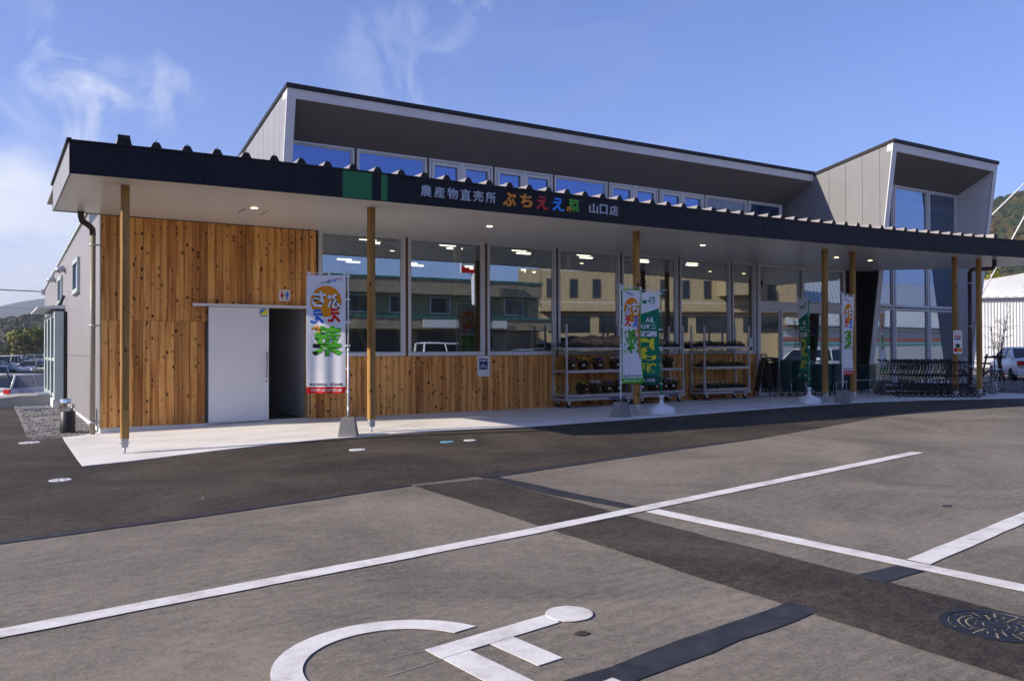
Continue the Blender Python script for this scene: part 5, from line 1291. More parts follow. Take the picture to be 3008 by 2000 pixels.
# ------------------------------------------------------------------ cars
def car(name, label, pos, rz, kind, paint, group):
    t = thing(name, label, {'van': 'van', 'wagon': 'car', 'sedan': 'car'}[kind], pos, rz, group)
    # local: +x forward; y across; z up
    L, W_, H_ = {'van': (3.4, 1.48, 1.86), 'wagon': (4.4, 1.70, 1.50), 'sedan': (4.6, 1.74, 1.44)}[kind]
    prof = {'van': [(-L/2, .82, .95), (-L/2+.05, .84, 1.0), (0, .86, 1.02), (L/2-.55, .86, 1.0), (L/2-.12, .84, .92), (L/2, .74, .70)],
            'wagon': [(-L/2, .80, .80), (-L/2+.12, .85, .93), (-.3, .86, .95), (L/2-1.15, .86, .93), (L/2-.35, .82, .80), (L/2, .70, .62)],
            'sedan': [(-L/2, .80, .82), (-L/2+.15, .85, .95), (-1.2, .87, .98), (L/2-1.4, .87, .94), (L/2-.35, .83, .78), (L/2, .70, .58)]}[kind]
    mb = MB(); n = 12
    for (x, hw, zt) in prof:
        hw *= W_/1.72; zb = .24
        sec = [(-hw*.86, zb), (-hw*.98, zb+.10), (-hw, (zb+zt)/2), (-hw*.97, zt-.08), (-hw*.90, zt-.01), (-hw*.4, zt+.02), (hw*.4, zt+.02), (hw*.90, zt-.01), (hw*.97, zt-.08), (hw, (zb+zt)/2), (hw*.98, zb+.10), (hw*.86, zb)]
        mb.v += [(x, a, b) for a, b in sec]
    for q in range(len(prof)-1):
        for k in range(n): mb.f.append((q*n+k, q*n+(k+1) % n, (q+1)*n+(k+1) % n, (q+1)*n+k))
    mb.f.append(tuple(range(n))); mb.f.append(tuple(reversed([(len(prof)-1)*n+k for k in range(n)])))
    body = mb.build('body', paint, t, True)
    gh = {'van': [(-L/2+.03, 1.0, .97), (-L/2+.12, .93, H_-.06), (L/2-.85, .93, H_-.06), (L/2-.30, 1.0, 1.0)],
          'wagon': [(-L/2+.10, 1.0, .92), (-L/2+.50, .80, H_-.05), (.55, .80, H_-.04), (1.25, .98, .94)],
          'sedan': [(-1.75, 1.0, .96), (-.95, .78, H_-.05), (.35, .78, H_-.04), (1.15, .98, .94)]}[kind]
    gm = MB(); hw = W_/2*.93
    lo = [gh[0], gh[3]]; xb0, xb1 = gh[0][0], gh[3][0]; xt0, xt1 = gh[1][0], gh[2][0]; zb, zt = .93 if kind != 'van' else .98, H_-.05; tw = hw*.82 if kind != 'van' else hw*.9
    gm.v = [(xb0, -hw, zb), (xb1, -hw, zb), (xb1, hw, zb), (xb0, hw, zb), (xt0, -tw, zt), (xt1, -tw, zt), (xt1, tw, zt), (xt0, tw, zt)]
    gm.f = [(0,1,5,4),(1,2,6,5),(2,3,7,6),(3,0,4,7),(4,5,6,7)]
    gm.build('windows', 'car_glass', t)
    rf = MB(); rr = .04
    rf.v = [(xt0-.05, -tw-.02, zt-.02), (xt1+.05, -tw-.02, zt-.02), (xt1+.05, tw+.02, zt-.02), (xt0-.05, tw+.02, zt-.02), (xt0, -tw*.86, zt+.05), (xt1-.05, -tw*.86, zt+.05), (xt1-.05, tw*.86, zt+.05), (xt0, tw*.86, zt+.05)]
    rf.f = [(0,1,5,4),(1,2,6,5),(2,3,7,6),(3,0,4,7),(4,5,6,7)]
    rf.build('roof', paint, t, True)
    for sy in (-1, 1):
        for (bx, tx, w) in ((xb0, xt0, .055), (xb1, xt1, .04), ((xb0+xb1)/2-.15, (xt0+xt1)/2-.1, .035)):
            MB().tube([(bx, sy*(hw+.005), zb-.02), (tx, sy*(tw+.008), zt)], w, 6).build('pillar', paint, t, True)
        MB().box(L/2-.30, L/2-.04, min(sy*.50, sy*.76)*W_/1.72, max(sy*.50, sy*.76)*W_/1.72, .60, .74).build('headlight', 'head_lens', t)
        MB().box(-L/2-.02, -L/2+.10, min(sy*.52, sy*.80)*W_/1.72, max(sy*.52, sy*.80)*W_/1.72, .68, .86).build('tail_light', 'tail_red', t)
        MB().box(.72, .86, min(sy*(hw+.02), sy*(hw+.20)), max(sy*(hw+.02), sy*(hw+.20)), .95, 1.07).build('mirror', paint, t)
        for x in (-L/2+.78, L/2-.80):
            w = MB().lathe([(.20, -.10), (.30, -.10), (.315, -.07), (.315, .07), (.30, .10), (.20, .10)], (x, sy*(W_/2-.10), .315), 20, 'y').build('wheel', 'rubber', t, True)
            MB().lathe([(.205, -.095), (.19, -.075), (.06, -.09), (.06, .09), (.19, .075), (.205, .095)], (x, sy*(W_/2-.10), .315), 16, 'y').build('rim', 'wheel_rim', w, True)
    MB().box(-L/2-.025, -L/2, -.17, .17, .52 if kind != 'wagon' else .62, .64 if kind != 'wagon' else .74).build('number_plate', 'paper', t)
    MB().box(-L/2-.04, -L/2+.12, -W_*.45, W_*.45, .28, .46).build('bumper', paint, t)
    return t
UP = Vector((0, 0, 1)); fwh = Vector((fw.x, fw.y, 0)).normalized(); rth = Vector((rt.x, rt.y, 0)).normalized()
def view(side, dist, z=0.0):
    """a place given as metres to the right of and ahead of where the photographer stood"""
    p = Vector((-1.635, -16.543, 0))+rth*side+fwh*dist; return (p.x, p.y, z)
hd = math.atan2(fwh.y, fwh.x)
LOWZ = -.995
gcar = 'cars parked on the lower lot behind'
car('parked_car', 'white estate car seen from behind through the chain link fence', view(-21.5, 37.0, LOWZ), hd+R(-8), 'wagon', 'car_white', gcar)
car('parked_car', 'silver hatchback side on in the middle of the far car park', view(-57.0, 100, LOWZ), img_right+math.pi+R(6), 'wagon', 'car_silver', gcar)
car('parked_car', 'dark blue car behind the silver hatchback by the shop corner', view(-58.0, 106, LOWZ), img_right+math.pi+R(2), 'sedan', 'car_blue', gcar)
car('parked_car', 'grey car nearest the side door of the shop', view(-44.2, 80, LOWZ), img_right+math.pi-R(20), 'wagon', 'car_dark', gcar)
car('parked_van', 'white box van facing out at the left edge of the picture', view(-63.2, 104, LOWZ), hd+math.pi+R(15), 'van', 'car_white', gcar)
car('parked_van', 'white box van second from the left edge, in front of the trees', view(-67.4, 113, LOWZ), hd+math.pi+R(22), 'van', 'car_white', gcar)
car('parked_car', 'dark car between the white vans and the silver hatchback', view(-64.6, 110, LOWZ), hd+math.pi+R(18), 'sedan', 'car_dark', gcar)
car('parked_car', 'white sedan in the far row behind the silver hatchback', view(-67.0, 121, LOWZ), img_right+R(3), 'sedan', 'car_white', gcar)
car('parked_car', 'white sedan in the far row nearest the shop wall', view(-66.8, 124.5, LOWZ), img_right+R(-2), 'sedan', 'car_silver', gcar)
car('parked_car', 'white car behind the two vans at the left edge, half hidden', view(-76.5, 124, LOWZ), img_right+R(-12), 'wagon', 'car_white', gcar)
car('parked_car', 'pale hatchback just below the silver hatchback', view(-48.6, 84, LOWZ), img_right+math.pi+R(12), 'wagon', 'car_silver', gcar)
car('parked_car', 'black car beside the white van, nose towards the fence', view(-51.0, 82, LOWZ), hd+math.pi+R(10), 'sedan', 'car_dark', gcar)
car('parked_van', 'pale grey van in the last row under the trees', view(-77.0, 135, LOWZ), img_right+R(8), 'van', 'car_silver', gcar)
car('parked_car', 'dark blue car low at the left edge beside the fence post', view(-33.0, 53, LOWZ), hd+math.pi+R(30), 'wagon', 'car_blue', gcar)
car('parked_car', 'white sedan with red tail lights parked by the warehouse at right', (36.6, 2.4, .10), math.atan2(.55, .84)+R(8), 'sedan', 'car_white', None)
car('mirrored_van', 'white van behind the photographer, seen reflected in the second window', (18.6, -22.0, 0), R(5), 'van', 'car_white', 'cars mirrored in the windows')
car('mirrored_car', 'silver car behind the photographer, seen reflected in the third window', (24.5, -23.5, 0), R(184), 'wagon', 'car_silver', 'cars mirrored in the windows')
car('mirrored_car', 'white car reflected in the entrance doors', (31.5, -9.5, .0), R(176), 'wagon', 'car_white', 'cars mirrored in the windows')

# ------------------------------------------------------------------ chain link fence
fe = thing('chain_link_fence', 'low dark chain link fence before the parked white car', 'fence', view(-21.5, 35.2, -.45), img_right)
MB().tube([(-4, 0, 1.0), (3.2, 0, 1.0)], .025, 8).build('top_rail', 'black_plastic', fe, True)
for x in (-4, -1.92, .1, 2.2): MB().tube([(x, 0, -.5), (x, 0, 1.02)], .03, 8).build('fence_post', 'black_plastic', fe, True)
for z in (.25, .5, .75): MB().tube([(-4, -.01, z), (-1.92, -.01, z)], .008, 5).build('line_wire', 'steel', fe)
wm = MB()
for k in range(-12, 62):
    x = -1.92+k*.085
    for s_ in (-1, 1):
        x0, x1 = (x, x+1.0) if s_ > 0 else (x+1.0, x); a, b = Vector((x0, 0, 0)), Vector((x1, 0, 1.0)); d = b-a
        ts = sorted([(-1.92-a.x)/d.x, (3.2-a.x)/d.x]); t0, t1_ = max(0, ts[0]), min(1, ts[1])
        if t1_ > t0+.02: wm.tube([a+d*t0, a+d*t1_], .006, 3)
wm.build('wire_mesh', 'galvanised', fe)['kind'] = 'stuff'

# ------------------------------------------------------------------ bicycle
bi = thing('bicycle', 'black city bicycle standing behind the last timber post', 'bicycle', (23.15, -3.42, gz(23.15, -3.42)), img_right+math.pi+R(4))
for x in (0, 1.08):
    w = MB().tube([(x+.33*math.cos(k/28*6.283), 0, .345+.33*math.sin(k/28*6.283)) for k in range(28)], .019, 6, True).build('tyre', 'rubber', bi, True)
    MB().tube([(x+.31*math.cos(k/28*6.283), 0, .345+.31*math.sin(k/28*6.283)) for k in range(28)], .010, 5, True).build('rim', 'galvanised', w, True)
    sp = MB()
    for k in range(18): a = k/18*6.283; sp.tube([(x, 0, .345), (x+.305*math.cos(a), 0, .345+.305*math.sin(a))], .0022, 3)
    sp.build('spokes', 'galvanised', w)
    MB().tube([(x, -.05, .345), (x, .05, .345)], .025, 8).build('hub', 'steel', w, True)
    MB().tube([(x+.37*math.cos(R(a)), 0, .345+.37*math.sin(R(a))) for a in range(20, 170, 15)], .014, 5).build('mudguard', 'black_plastic', bi, True)
fb = MB()
for a, b in (((0, 0, .345), (.42, 0, .30)), ((0, 0, .345), (.28, 0, .72)), ((.42, 0, .30), (.26, 0, .80)), ((.42, 0, .30), (.86, 0, .68)), ((.30, 0, .62), (.84, 0, .82)), ((.84, 0, .90), (.90, 0, .62)), ((.90, 0, .62), (1.08, 0, .345))): fb.tube([a, b], .016, 7)
fb.build('frame', 'black_plastic', bi, True)
MB().tube([(.82, 0, .88), (.82, 0, 1.02), (.78, -.22, 1.04), (.62, -.27, 1.02)], .012, 6).tube([(.82, 0, 1.02), (.78, .22, 1.04), (.62, .27, 1.02)], .012, 6).build('handlebar', 'chrome', bi, True)
MB().prism([(.10, -.09, .86), (.10, .09, .86), (.26, .05, .87), (.40, .02, .86), (.40, -.02, .86), (.26, -.05, .87)], (0, 0, .05)).build('saddle', 'black_plastic', bi)
MB().tube([(-.28, -.06, .72), (.22, -.06, .72)], .007, 5).tube([(-.28, .06, .72), (.22, .06, .72)], .007, 5).tube([(-.1, -.06, .72), (0, -.04, .36)], .006, 5).tube([(-.1, .06, .72), (0, .04, .36)], .006, 5).build('carrier', 'chrome', bi, True)
MB().box(-.36, -.33, -.03, .03, .52, .60).build('reflector', 'tail_red', bi)
MB().lathe([(.09, -.006), (.09, .006)], (.42, -.05, .30), 16, 'y').build('chainwheel', 'steel', bi, True)
MB().tube([(-.05, -.05, .345), (-.12, -.10, .0)], .010, 5).tube([(-.05, .05, .345), (-.12, .10, .0)], .010, 5).build('stand', 'chrome', bi)

# ------------------------------------------------------------------ warehouse at right, beyond the shop
WH = thing('white_warehouse', 'white corrugated gable warehouse with barred windows beyond the cart row', 'building', (0, 0, 0))
wc = Vector(view(36.5, 58))                                   # left corner of the wall that faces the shop front
wd = Vector((math.cos(img_right+R(-14)), math.sin(img_right+R(-14)), 0)); wb = Vector((-wd.y, wd.x, 0))
def wp(a, b, z): p = wc+wd*a+wb*b; return (p.x, p.y, z)
EV, RG = 4.95, 8.4
sh = MB(); sh.poly([wp(-8, 0, -.5), wp(26, 0, -.5), wp(26, 0, EV), wp(-8, 0, EV)]); sh.poly([wp(-8, 16, -.5), wp(-8, 0, -.5), wp(-8, 0, EV), wp(-8, 16, EV)]); sh.poly([wp(26, 0, -.5), wp(26, 16, -.5), wp(26, 16, EV), wp(26, 0, EV)])
sh.build('wall', 'warehouse_white', WH)
cor = MB()
for k in range(170): a = -8+k*.2; cor.prism([wp(a, -.0, .9), wp(a+.03, -.035, .9), wp(a+.09, -.035, .9), wp(a+.12, 0, .9)], (0, 0, EV-1.0))
o = cor.build('wall_corrugation', 'warehouse_white', WH); o['kind'] = 'stuff'
# roof plane rises to the right like the gable seen in the picture
gbm = MB(); gbm.prism([wp(-8.6, -.3, EV+.02), wp(27, -.3, EV+.02), wp(27, -.3, EV+.10), wp(-8.6, -.3, EV+.10)], tuple(wb*.4))
gbm.build('eave_gutter', 'galvanised', WH)
gw = MB(); gw.prism([wp(-8, 1.2, EV+.1), wp(26, 1.2, EV+.1), wp(26, 1.2, EV+1.3), wp(9, 1.2, RG), wp(-8, 1.2, EV+.55)], tuple(wb*14)); gw.build('gable', 'warehouse_white', WH)
rf = MB()
for k in range(60): a = -8.4+k*.58; rf.prism([wp(a, -.25, EV+.10), wp(a+.16, -.25, EV+.24), wp(a+.30, -.25, EV+.24), wp(a+.46, -.25, EV+.10)], tuple(wb*1.7))
o = rf.build('lean_to_roof', 'warehouse_roof', WH); o['kind'] = 'stuff'
for k in range(4):
    a = .55+k*2.15
    fr_ = MB().prism([wp(a-.08, -.06, .85), wp(a+1.78, -.06, .85), wp(a+1.78, -.06, 3.1), wp(a-.08, -.06, 3.1)], tuple(wb*.05)).build('window', 'frame_white', WH)
    for z0, z1 in ((.95, 1.95), (2.07, 3.0)):
        MB().prism([wp(a, -.075, z0), wp(a+1.7, -.075, z0), wp(a+1.7, -.075, z1), wp(a, -.075, z1)], tuple(wb*.01)).build('pane', 'dark_window', fr_)
        for q in range(7): MB().prism([wp(a+.1+q*.23, -.082, z0+.02), wp(a+.17+q*.23, -.082, z0+.02), wp(a+.17+q*.23, -.082, z1-.04), wp(a+.1+q*.23, -.082, z1-.04)], tuple(wb*.004)).build('bar', 'warehouse_roof', fr_)
# mast stays (white cables) beyond the warehouse
st_ = thing('mast_stays', 'two white guy cables slanting up at the right edge', 'cable', view(34, 52))
def pt_on(px_, py_, D):
    x = (px_-1504)/2436.6; y = (1000-py_)/2436.6; d = fw+rt*x+up*y; p = Vector((-1.635, -16.543, 1.5))+d*(D/d.dot(fwh)); return p
base_l = Vector(view(34, 52))
for a, b in (((2860, 684), (3120, 431)), ((2880, 872), (3130, 415))):
    p, q = pt_on(*a, 52)-base_l, pt_on(*b, 52)-base_l; MB().tube([p, q], .045, 6).build('stay', 'wire_white', st_, True)
mast_top = pt_on(3130, 415, 52)-base_l
MB().tube([(mast_top.x, mast_top.y, -.5), (mast_top.x, mast_top.y, mast_top.z+1.0)], .12, 10).build('mast', 'wire_white', st_, True)

# ------------------------------------------------------------------ trees and hills
def clump(mb, c, r, n, rn_, s):
    for _ in range(n):
        d = Vector((rn_.gauss(0, 1), rn_.gauss(0, 1), rn_.gauss(0, 1))).normalized(); p = Vector(c)+d*r*(.55+.5*rn_.random())
        nr = (d+Vector((rn_.uniform(-.7, .7), rn_.uniform(-.7, .7), rn_.uniform(-.3, .9)))).normalized(); u = nr.orthogonal().normalized(); w = nr.cross(u); a = rn_.uniform(0, 6.28)
        u, w = (u*math.cos(a)+w*math.sin(a))*s*rn_.uniform(.6, 1.3), (w*math.cos(a)-u*math.sin(a))*s*rn_.uniform(.5, 1.0)
        mb.poly([p-u, p-w*.6, p+u, p+w*.6])
def leafy_tree(pos, h, r, mat, label, group, seed, dens=1.0, leaf=.35):
    rn_ = random.Random(seed); t = thing('tree', label, 'tree', pos, 0, group)
    tb = MB().tube([(0, 0, -.3), (rn_.uniform(-.2, .2), rn_.uniform(-.2, .2), h*.4), (rn_.uniform(-.4, .4), 0, h*.8)], [r*.09, r*.06, r*.02], 7)
    for k in range(5):
        a = rn_.uniform(0, 6.28); z = h*rn_.uniform(.35, .6); tb.tube([(0, 0, z), (r*.6*math.cos(a), r*.6*math.sin(a), z+h*.2)], [r*.035, r*.012], 5)
    tb.build('trunk', 'bark', t, True)
    cr_ = MB()
    for k in range(int(16*dens)):
        a = rn_.uniform(0, 6.28); rr_ = r*math.sqrt(rn_.random())*.85; z = h*(.25+.68*rn_.random()); k2 = 1-.55*abs(z/h-.45)
        clump(cr_, (rr_*math.cos(a)*k2, rr_*math.sin(a)*k2, z), r*rn_.uniform(.28, .45), 60, rn_, leaf)
    cr_.build('crown', mat, t)
    return t
# band of bamboo-like trees behind the far car park
for k in range(13):
    rn_ = random.Random(100+k); s_ = -100+k*5.4
    leafy_tree(view(s_, 158+rn_.uniform(-6, 8), -1.0), rn_.uniform(5.6, 7.6)+(k > 6)*1.0, 3.6, ('leaf_olive', 'leaf_yellow')[k % 2], '%s %s tree from the left in the belt behind the parked cars' % (NUM[min(k, 11)] if k < 12 else 'last', ('olive', 'yellow-green')[k % 2]), 'trees behind the far car park', 200+k, .9, .5)
# yellow-green trees behind the warehouse
for k in range(6):
    rn_ = random.Random(300+k)
    leafy_tree(view(46.5+k*3.9, 92+rn_.uniform(-4, 5), 0), rn_.uniform(9.5, 11.6), 3.4, 'leaf_yellow', 'yellow-green tree behind the white warehouse roof, %s from the left' % NUM[k], 'trees behind the warehouse', 320+k, 1.2, .34)
# wooded hill at right
def hill(name, label, pts_ridge, depth, rise_pts, mat, n=60):
    pass
hr = MB(); rn_ = random.Random(5)
def hz(s_, d):
    """height of the right hill at s_ metres right, d metres ahead"""
    rise = interp(s_, [60, 150, 200, 216, 260, 330, 420], [0, 22, 52, 63, 76, 95, 100])
    return rise*min(1, max(0, (d-120)/230))**.9*(1+.05*math.sin(s_*.11+d*.07))
HN, HM = 44, 26
for a in range(HN+1):
    for b in range(HM+1):
        s_, d = 60+360*a/HN, 115+300*b/HM; p = view(s_, d); hr.v.append((p[0], p[1], hz(s_, d)-1))
for a in range(HN):
    for b in range(HM): q = a*(HM+1)+b; hr.f.append((q, q+HM+1, q+HM+2, q+1))
struct(hr.build('hill', 'far_forest', None, True))
def crown_blob(mb, c, r, rn2, sq=.8):
    i = len(mb.v); rows_ = [(0, 1), (.62, .72), (.95, .15), (.85, -.35)]; n = 7
    mb.v.append((c[0], c[1], c[2]+r*sq*rn2.uniform(.9, 1.1)))
    for (rr_, zz) in rows_[1:]:
        for k in range(n):
            a = 2*math.pi*(k+rn2.uniform(-.3, .3))/n; q = rr_*r*rn2.uniform(.75, 1.2); mb.v.append((c[0]+q*math.cos(a), c[1]+q*math.sin(a), c[2]+zz*r*sq+rn2.uniform(-.12, .12)*r))
    for k in range(n): mb.f.append((i, i+1+k, i+1+(k+1) % n))
    for q in range(2):
        for k in range(n): mb.f.append((i+1+q*n+k, i+1+(q+1)*n+k, i+1+(q+1)*n+(k+1) % n, i+1+q*n+(k+1) % n))
fo = MB()
for k in range(7500):
    s_, d = rn_.uniform(110, 330), 125+270*rn_.random()**.8
    if s_ > d*.68: continue
    p = view(s_, d); crown_blob(fo, (p[0], p[1], hz(s_, d)-.2), rn_.uniform(1.5, 3.0)*(1+.1*(d > 250)), rn_, rn_.uniform(.8, 1.3))
struct(fo.build('hill_forest', 'leaf_forest'), 'stuff', 'mixed green and rusty woods covering the hill at right')
# low dark hill at left and far mountains
hl = MB()
def hl_z(s_, d): return interp(s_, [-420, -330, -262, -250, -236, -225, -200], [16, 17, 15.6, 15.2, 14.6, 15.5, 19])*min(1, max(0, (d-250)/130))*(1+.06*math.sin(s_*.2)+.04*math.sin(s_*.53+d*.1))
for a in range(41):
    for b in range(13):
        s_, d = -430+330*a/40, 245+190*b/12; p = view(s_, d); hl.v.append((p[0], p[1], hl_z(s_, d)-1))
for a in range(40):
    for b in range(12): q = a*13+b; hl.f.append((q, q+13, q+14, q+1))
struct(hl.build('hill', 'far_forest', None, True))
fl2 = MB()
for k in range(2600):
    s_, d = rn_.uniform(-330, -150), 255+140*rn_.random(); p = view(s_, d); crown_blob(fl2, (p[0], p[1], hl_z(s_, d)-.6), rn_.uniform(1.6, 3.0), rn_)
struct(fl2.build('hill_woods', 'leaf_hill'), 'stuff', 'dark woods on the low hill behind the car park at left')
mt = MB()
def mz(s_, d):
    r_ = interp(s_, [-2600, -1800, -1543, -1507, -1460, -1410, -1300, -1000, 0], [150, 125, 118, 114, 131, 142, 180, 240, 220]); return r_*min(1, max(0, (d-1500)/1000))*(1+.03*math.sin(s_*.03+d*.01)+.015*math.sin(s_*.09))
for a in range(121):
    for b in range(15):
        s_, d = -2600+2600*a/120, 1450+1150*b/14; p = view(s_, d); mt.v.append((p[0], p[1], mz(s_, d)-1+rn_.uniform(-2.5, 2.5)*min(1, b/4)))
for a in range(120):
    for b in range(14): q = a*15+b; mt.f.append((q, q+15, q+16, q+1))
struct(mt.build('mountains', 'far_forest', None, True))
# utility pole and overhead lines at left
up_p = thing('utility_pole', 'dark lattice utility pole before the low hill at far left', 'pole', view(-120.5, 205, -1), 0)
MB().tube([(0, 0, 0), (0, 0, 11.5)], [.22, .14], 8).build('shaft', 'wire_dark', up_p, True)
for z in (11.0, 10.2, 9.3): MB().box(-1.0, 1.0, -.08, .08, z-.06, z+.06).build('cross_arm', 'wire_dark', up_p)
up_q = thing('utility_pole', 'shorter utility pole left of the lattice pole before the hill', 'pole', view(-131.0, 214, -1), 0)
MB().tube([(0, 0, 0), (0, 0, 8.0)], [.2, .12], 8).build('shaft', 'wire_dark', up_q, True); MB().box(-.9, .9, -.08, .08, 7.4, 7.55).build('cross_arm', 'wire_dark', up_q)
wi = tag(MB().tube([(-14, 24, 4.2), (-7, 20.5, 3.92), (-.1, 18.5, 3.66)], .018, 5).build('power_cable', 'wire_dark', None, True), 'overhead cable running to the shop side wall', 'cable')
w2 = MB()
wj = tag(MB().tube([pt_on(-300, 893, 120), pt_on(60, 905, 120), pt_on(300, 925, 120)], .03, 5).build('power_cable', 'wire_dark', None, True), 'far overhead line crossing the sky above the mountains at left', 'cable')
hs = thing('hillside_house', 'tiny white house on the wooded slope at left', 'house', view(-146.5, 255, 3.5), .3)
MB().box(-2.2, 2.2, -2, 2, 0, 3.2).build('wall', 'warehouse_white', hs); MB().prism([(-2.4, -2.2, 3.2), (2.4, -2.2, 3.2), (0, -2.2, 4.4)], (0, 4.4, 0)).build('roof', 'warehouse_roof', hs)
# young tree with thin stems, leaf sprays and a timber support, right of the bicycle
def young_tree(pos, label, seed, stems, h):
    rn_ = random.Random(seed); t = thing('young_tree', label, 'tree', pos, 0, 'young trees by the warehouse')
    tb = MB(); lf = MB()
    for k in range(stems):
        a = rn_.uniform(0, 6.28); lean = rn_.uniform(.1, .35); x0, y0 = .1*math.cos(a), .1*math.sin(a); hh = h*rn_.uniform(.75, 1.05)
        P_ = [(x0+lean*math.cos(a)*q*q*hh*.4+rn_.uniform(-.03, .03), y0+lean*math.sin(a)*q*q*hh*.4, hh*q) for q in (0, .25, .5, .75, 1)]
        tb.tube(P_, [.028, .024, .018, .012, .004], 6)
        for b in range(16):
            q = rn_.uniform(.3, 1); i = min(3, int(q*4)); f_ = q*4-i; p = Vector(P_[i]).lerp(Vector(P_[i+1]), f_); an = rn_.uniform(0, 6.28); L_ = rn_.uniform(.3, .75)*(1.15-q*.5)
            e = p+Vector((math.cos(an)*L_, math.sin(an)*L_, L_*rn_.uniform(.1, .8))); tb.tube([p, (p+e)/2+Vector((0, 0, .04)), e], [.008, .005, .002], 4)
            for z in range(rn_.randint(3, 9) if q > .45 else 1):
                c = p.lerp(e, rn_.uniform(.45, 1.05)); d = Vector((rn_.uniform(-1, 1), rn_.uniform(-1, 1), rn_.uniform(-.5, .3))).normalized()*rn_.uniform(.07, .13); w = d.cross(UP).normalized()*.014; lf.poly([c, c+d*.5+w, c+d, c+d*.5-w])
    tb.build('stems', 'bark', t, True); lf.build('leaves', 'leaf_bamboo', t); return t
tx = view(19.6, 33.5, .1); young_tree((tx[0], tx[1], .1), 'thin young tree with bare stems left of the parked white sedan', 41, 4, 3.0)
tx2 = view(21.0, 32.5, .1); young_tree((tx2[0], tx2[1], .1), 'thin young tree with leafy sprays at the right edge of the picture', 44, 6, 4.3)
tx3 = view(31.5, 26, .1); young_tree((33.0, -11.5, .0), 'thin young tree mirrored in the glass of the right hood', 47, 4, 4.0)
sp_ = thing('tree_support', 'dark timber stake frame propping the young tree by the bicycle', 'stake', (tx[0], tx[1], .1), img_right)
for a, b in (((-.75, -.1, 0), (-.42, 0, 1.15)), ((.05, -.1, 0), (.0, 0, 1.2)), ((.35, .1, 0), (.05, 0, 1.1))): MB().tube([a, b], .038, 8).build('stake', 'stake_wood', sp_, True)
MB().tube([(-.55, -.04, 1.02), (.22, -.04, 1.05)], .04, 8).build('cross_bar', 'stake_wood', sp_, True)
bed = MB(); bed.poly([(25.2, -3.2, .145), (27.5, -5.0, .12), (37, -4.2, .09), (37, 1.2, .15), (28.6, 1.2, .15), (25.2, -1.2, .15)])
struct(bed.build('planting_bed', 'asphalt_dark'))
s3 = MB()
for k in range(2600):
    x, y = rn_.uniform(24.8, 37), rn_.uniform(-4.9, 1.2)
    stone(s3, x, y, .13, rn_.uniform(.03, .06), rn_)
struct(s3.build('bed_gravel', 'gravel_stone'), 'stuff', 'dark gravel round the young trees by the warehouse')

# ------------------------------------------------------------------ houses across the street, mirrored in the shop windows
SL = thing('slate_house', 'brown stone-clad office with teal eaves across the lot, mirrored in the windows', 'building', (0, 0, 0))
MB().box(-8, 32, -47, -35, -.2, 6.2).build('wall', 'slate_wall', SL)
sk = MB(); rs_ = random.Random(9)
for row in range(30):
    z = .2+row*.205; x = -8+rs_.random()
    while x < 33:
        L_ = rs_.uniform(.5, 1.4)
        if not (2.9 < z < 3.0): sk.box(x, min(33, x+L_-.02), -35.0-.0, -34.96+rs_.uniform(0, .05), z, z+.19)
        x += L_
o = sk.build('stone_cladding', 'slate_stone', SL); o['kind'] = 'stuff'
MB().box(-8.6, 32.6, -47.5, -34.0, 5.25, 6.25).build('roof_band', 'slate_stone', SL); MB().box(-8.7, 32.7, -47.6, -33.9, 6.25, 6.36).build('eave_trim', 'teal_trim', SL)
MB().box(-8.6, 33.6, -35, -33.2, 2.85, 3.6).build('canopy_band', 'slate_stone', SL); MB().box(-8.7, 33.7, -35, -33.1, 3.6, 3.7).build('eave_trim', 'teal_trim', SL)
for k in range(13): x = -6+3.0*k; w = MB().box(x-.08, x+1.48, -34.9, -34.84, 3.95, 5.15).build('window', 'frame_white', SL); MB().box(x, x+1.4, -34.85, -34.82, 4.03, 5.07).build('pane', 'dark_window', w)
for k in range(8): MB().box(-7+5*k, -3+5*k, -34.9, -34.8, .2, 2.7).build('shopfront', 'dark_window', SL)
MB().box(22.5, 29.0, -33.06, -33.0, 2.95, 3.5).build('sign_board', 'warehouse_white', SL)
TB = thing('tan_office', 'tan brick office block with rows of upright windows, mirrored in the windows', 'building', (38.2, -46, 0), math.atan2(9.5, 24))
MB().prism([(2, 0, -.2), (27, 0, -.2), (33, -9, -.2), (9, -9, -.2)], (0, 0, 10.2)).build('wall', 'brick_tan', TB)
MB().prism([(0, .05, -.2), (2, .05, -.2), (6, -6, -.2), (4, -6, -.2)], (0, 0, 8.9)).build('wing', 'brick_tan', TB)
for k in range(11):
    x = 2.6+2.15*k; w = MB().box(x-.06, x+.76, .0, .05, 6.1, 7.9).build('window', 'slate_wall', TB); MB().box(x, x+.7, .03, .07, 6.16, 7.84).build('pane', 'dark_window', w)
MB().box(1.9, 27.1, 0, .6, 4.9, 5.2).build('ledge', 'brick_tan', TB)
for k in range(5): x = 2.8+4.7*k; MB().box(x, x+3.8, .0, .06, 3.0, 4.5).build('strip_window', 'dark_window', TB)
for z in (5.7, 8.6): MB().box(2.02, 26.9, 0, .02, z, z+.06).build('joint_line', 'warehouse_white', TB)
MB().box(19, 22, 0, 2.2, 6.4, 8.8).build('oriel', 'brick_tan', TB)
for k in range(9):
    rn_ = random.Random(500+k); t = thing('clipped_shrub', 'round clipped shrub before the tan office, %s from the left' % NUM[k], 'shrub', (41.5+1.75*k, -42.0+.68*k, 0), 0, 'clipped shrubs before the tan office')
    q = MB(); clump(q, (0, 0, .8), .85, 420, rn_, .16); q.build('leaves', 'leaf_yellow', t); MB().tube([(0, 0, -.1), (0, 0, .7)], .08, 6).build('stem', 'bark', t)
WB = thing('striped_warehouse', 'white warehouse with red and teal stripes, mirrored in the glazed hood', 'building', (0, 0, 0))
